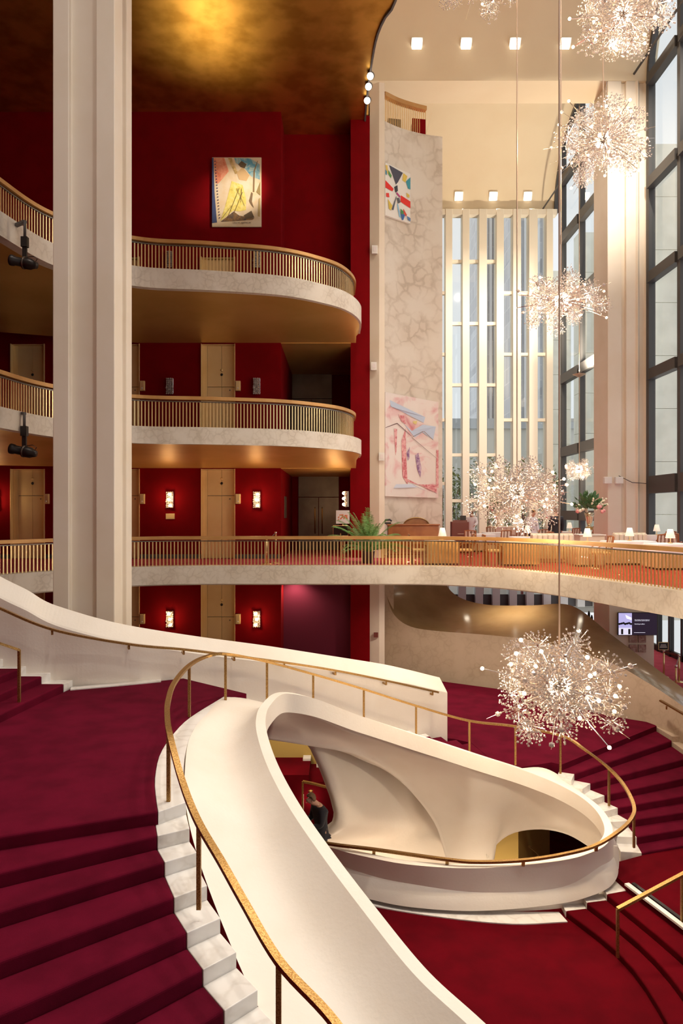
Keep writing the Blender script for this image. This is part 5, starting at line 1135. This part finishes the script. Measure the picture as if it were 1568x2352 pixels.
# ================================================================== OUTSIDE
def brickmat(name, c1, c2, mo, sc, wdt, hgt):
    m = bpy.data.materials.new(name); m.use_nodes = True; nt = m.node_tree; p = nt.nodes['Principled BSDF']; p.inputs['Roughness'].default_value = .6
    tc = nt.nodes.new('ShaderNodeTexCoord'); sp = nt.nodes.new('ShaderNodeSeparateXYZ'); cb = nt.nodes.new('ShaderNodeCombineXYZ'); ad = nt.nodes.new('ShaderNodeMath'); b = nt.nodes.new('ShaderNodeTexBrick'); b.offset = 0
    b.inputs['Color1'].default_value = (*c1, 1); b.inputs['Color2'].default_value = (*c2, 1); b.inputs['Mortar'].default_value = (*mo, 1); b.inputs['Scale'].default_value = sc; b.inputs['Mortar Size'].default_value = .028; b.inputs['Brick Width'].default_value = wdt; b.inputs['Row Height'].default_value = hgt
    nt.links.new(tc.outputs['Object'], sp.inputs[0]); nt.links.new(sp.outputs[0], ad.inputs[0]); nt.links.new(sp.outputs[1], ad.inputs[1]); nt.links.new(ad.outputs[0], cb.inputs[0]); nt.links.new(sp.outputs[2], cb.inputs[1]); nt.links.new(cb.outputs[0], b.inputs['Vector']); nt.links.new(b.outputs['Color'], p.inputs['Base Color']); return m
TW = brickmat('tower_windows', (.55, .55, .58), (.68, .68, .70), (.76, .75, .75), .35, .5, .9)
for k, (u0, u1, d, zt, lb) in enumerate(((1104, 1168, 130, 78, 'left grey apartment tower beyond the far windows'), (1176, 1262, 115, 90, 'right grey apartment tower beyond the far windows'))):
    x0, x1 = xat(u0, d), xat(u1, d); t = tag(empty('apartment_tower', ((x0+x1)/2, d, Z_LOB)), lb, 'building'); hw = (x1-x0)/2
    MB().box(-hw, hw, 0, 14, 0, zt).build('tower_body', TW, t)
    for j in range(7):
        x = lerp(-hw, hw, j/6); MB().box(x-.25, x+.25, -.6, 0, 0, zt).build('tower_rib', fm((.74, .73, .73)), t)
d = 95; t = tag(empty('low_building', (xat(1200, d), d, Z_LOB)), 'long pale low building beyond the trees', 'building')
MB().box(-20, 26, 0, 8, 0, (HZ-985)/FP*d-Z_LOB).build('building_body', fm((.62, .60, .54)), t); MB().box(-20.3, 26.3, -.4, 8, (HZ-985)/FP*d-Z_LOB, (HZ-962)/FP*d-Z_LOB).build('building_cornice', fm((.46, .47, .48)), t)
st(MB().box(-30, 70, D_END+.5, 140, Z_LOB-.5, Z_LOB-.2).build('ground', fm((.42, .40, .36))))
def tree(x, y, hgt, r, label, seed):
    rnd = random.Random(seed); t = tag(empty('street_tree', (x, y, Z_LOB-.2)), label, 'tree', 'trees outside the far windows')
    MB().tube([(0, 0, 0), (.1, 0, hgt*.45), (0, .1, hgt*.7)], .16, 7, r2=.07).build('trunk', M['redwood'], t)
    for k in range(5): a = k*1.3; MB().tube([(0, 0, hgt*(.35+.05*k)), (math.cos(a)*r*.4, math.sin(a)*r*.4, hgt*.6), (math.cos(a)*r*.7, math.sin(a)*r*.7, hgt*.8)], .07, 5, r2=.02).build('branch', M['redwood'], t)
    b = MB()
    for i in range(1500):
        while True:
            q = Vector((rnd.uniform(-1, 1), rnd.uniform(-1, 1), rnd.uniform(-1, 1)))
            if .25 < q.length < 1: break
        c = Vector((q.x*r, q.y*r, hgt*.62+q.z*hgt*.42)); s = rnd.uniform(.09, .2); u = Vector((rnd.uniform(-1, 1), rnd.uniform(-1, 1), rnd.uniform(-1, 1))).normalized(); w2 = u.cross(Vector((0, .3, 1))).normalized()
        b.add([c-u*s, c+w2*s*.5, c+u*s, c-w2*s*.5], [(0, 1, 2), (0, 2, 3)])
    b.build('foliage', M['treeleaf'], t)['kind'] = 'stuff'
tl = ['leftmost', 'second', 'third', 'fourth', 'fifth', 'rightmost']
for k, (u, d, hh, r) in enumerate(((1012, 50, 10.0, 1.9), (1062, 56, 9.6, 1.7), (1105, 50, 10.2, 1.8), (1150, 57, 10.6, 1.9), (1200, 51, 10.4, 1.9), (1250, 56, 10.2, 1.8))):
    tree(xat(u, d), d, hh, r, '%s tree from the marble slab outside the far windows' % tl[k], 30+k)
for k, (x, y, hh) in enumerate(((19.5, 45, 9.0), (23.5, 53, 10.2), (18.8, 42, 5.6))): tree(x, y, hh, 2.2, '%s tree outside the window front behind the flowers' % ('nearer', 'farther', 'lower')[k], 40+k)
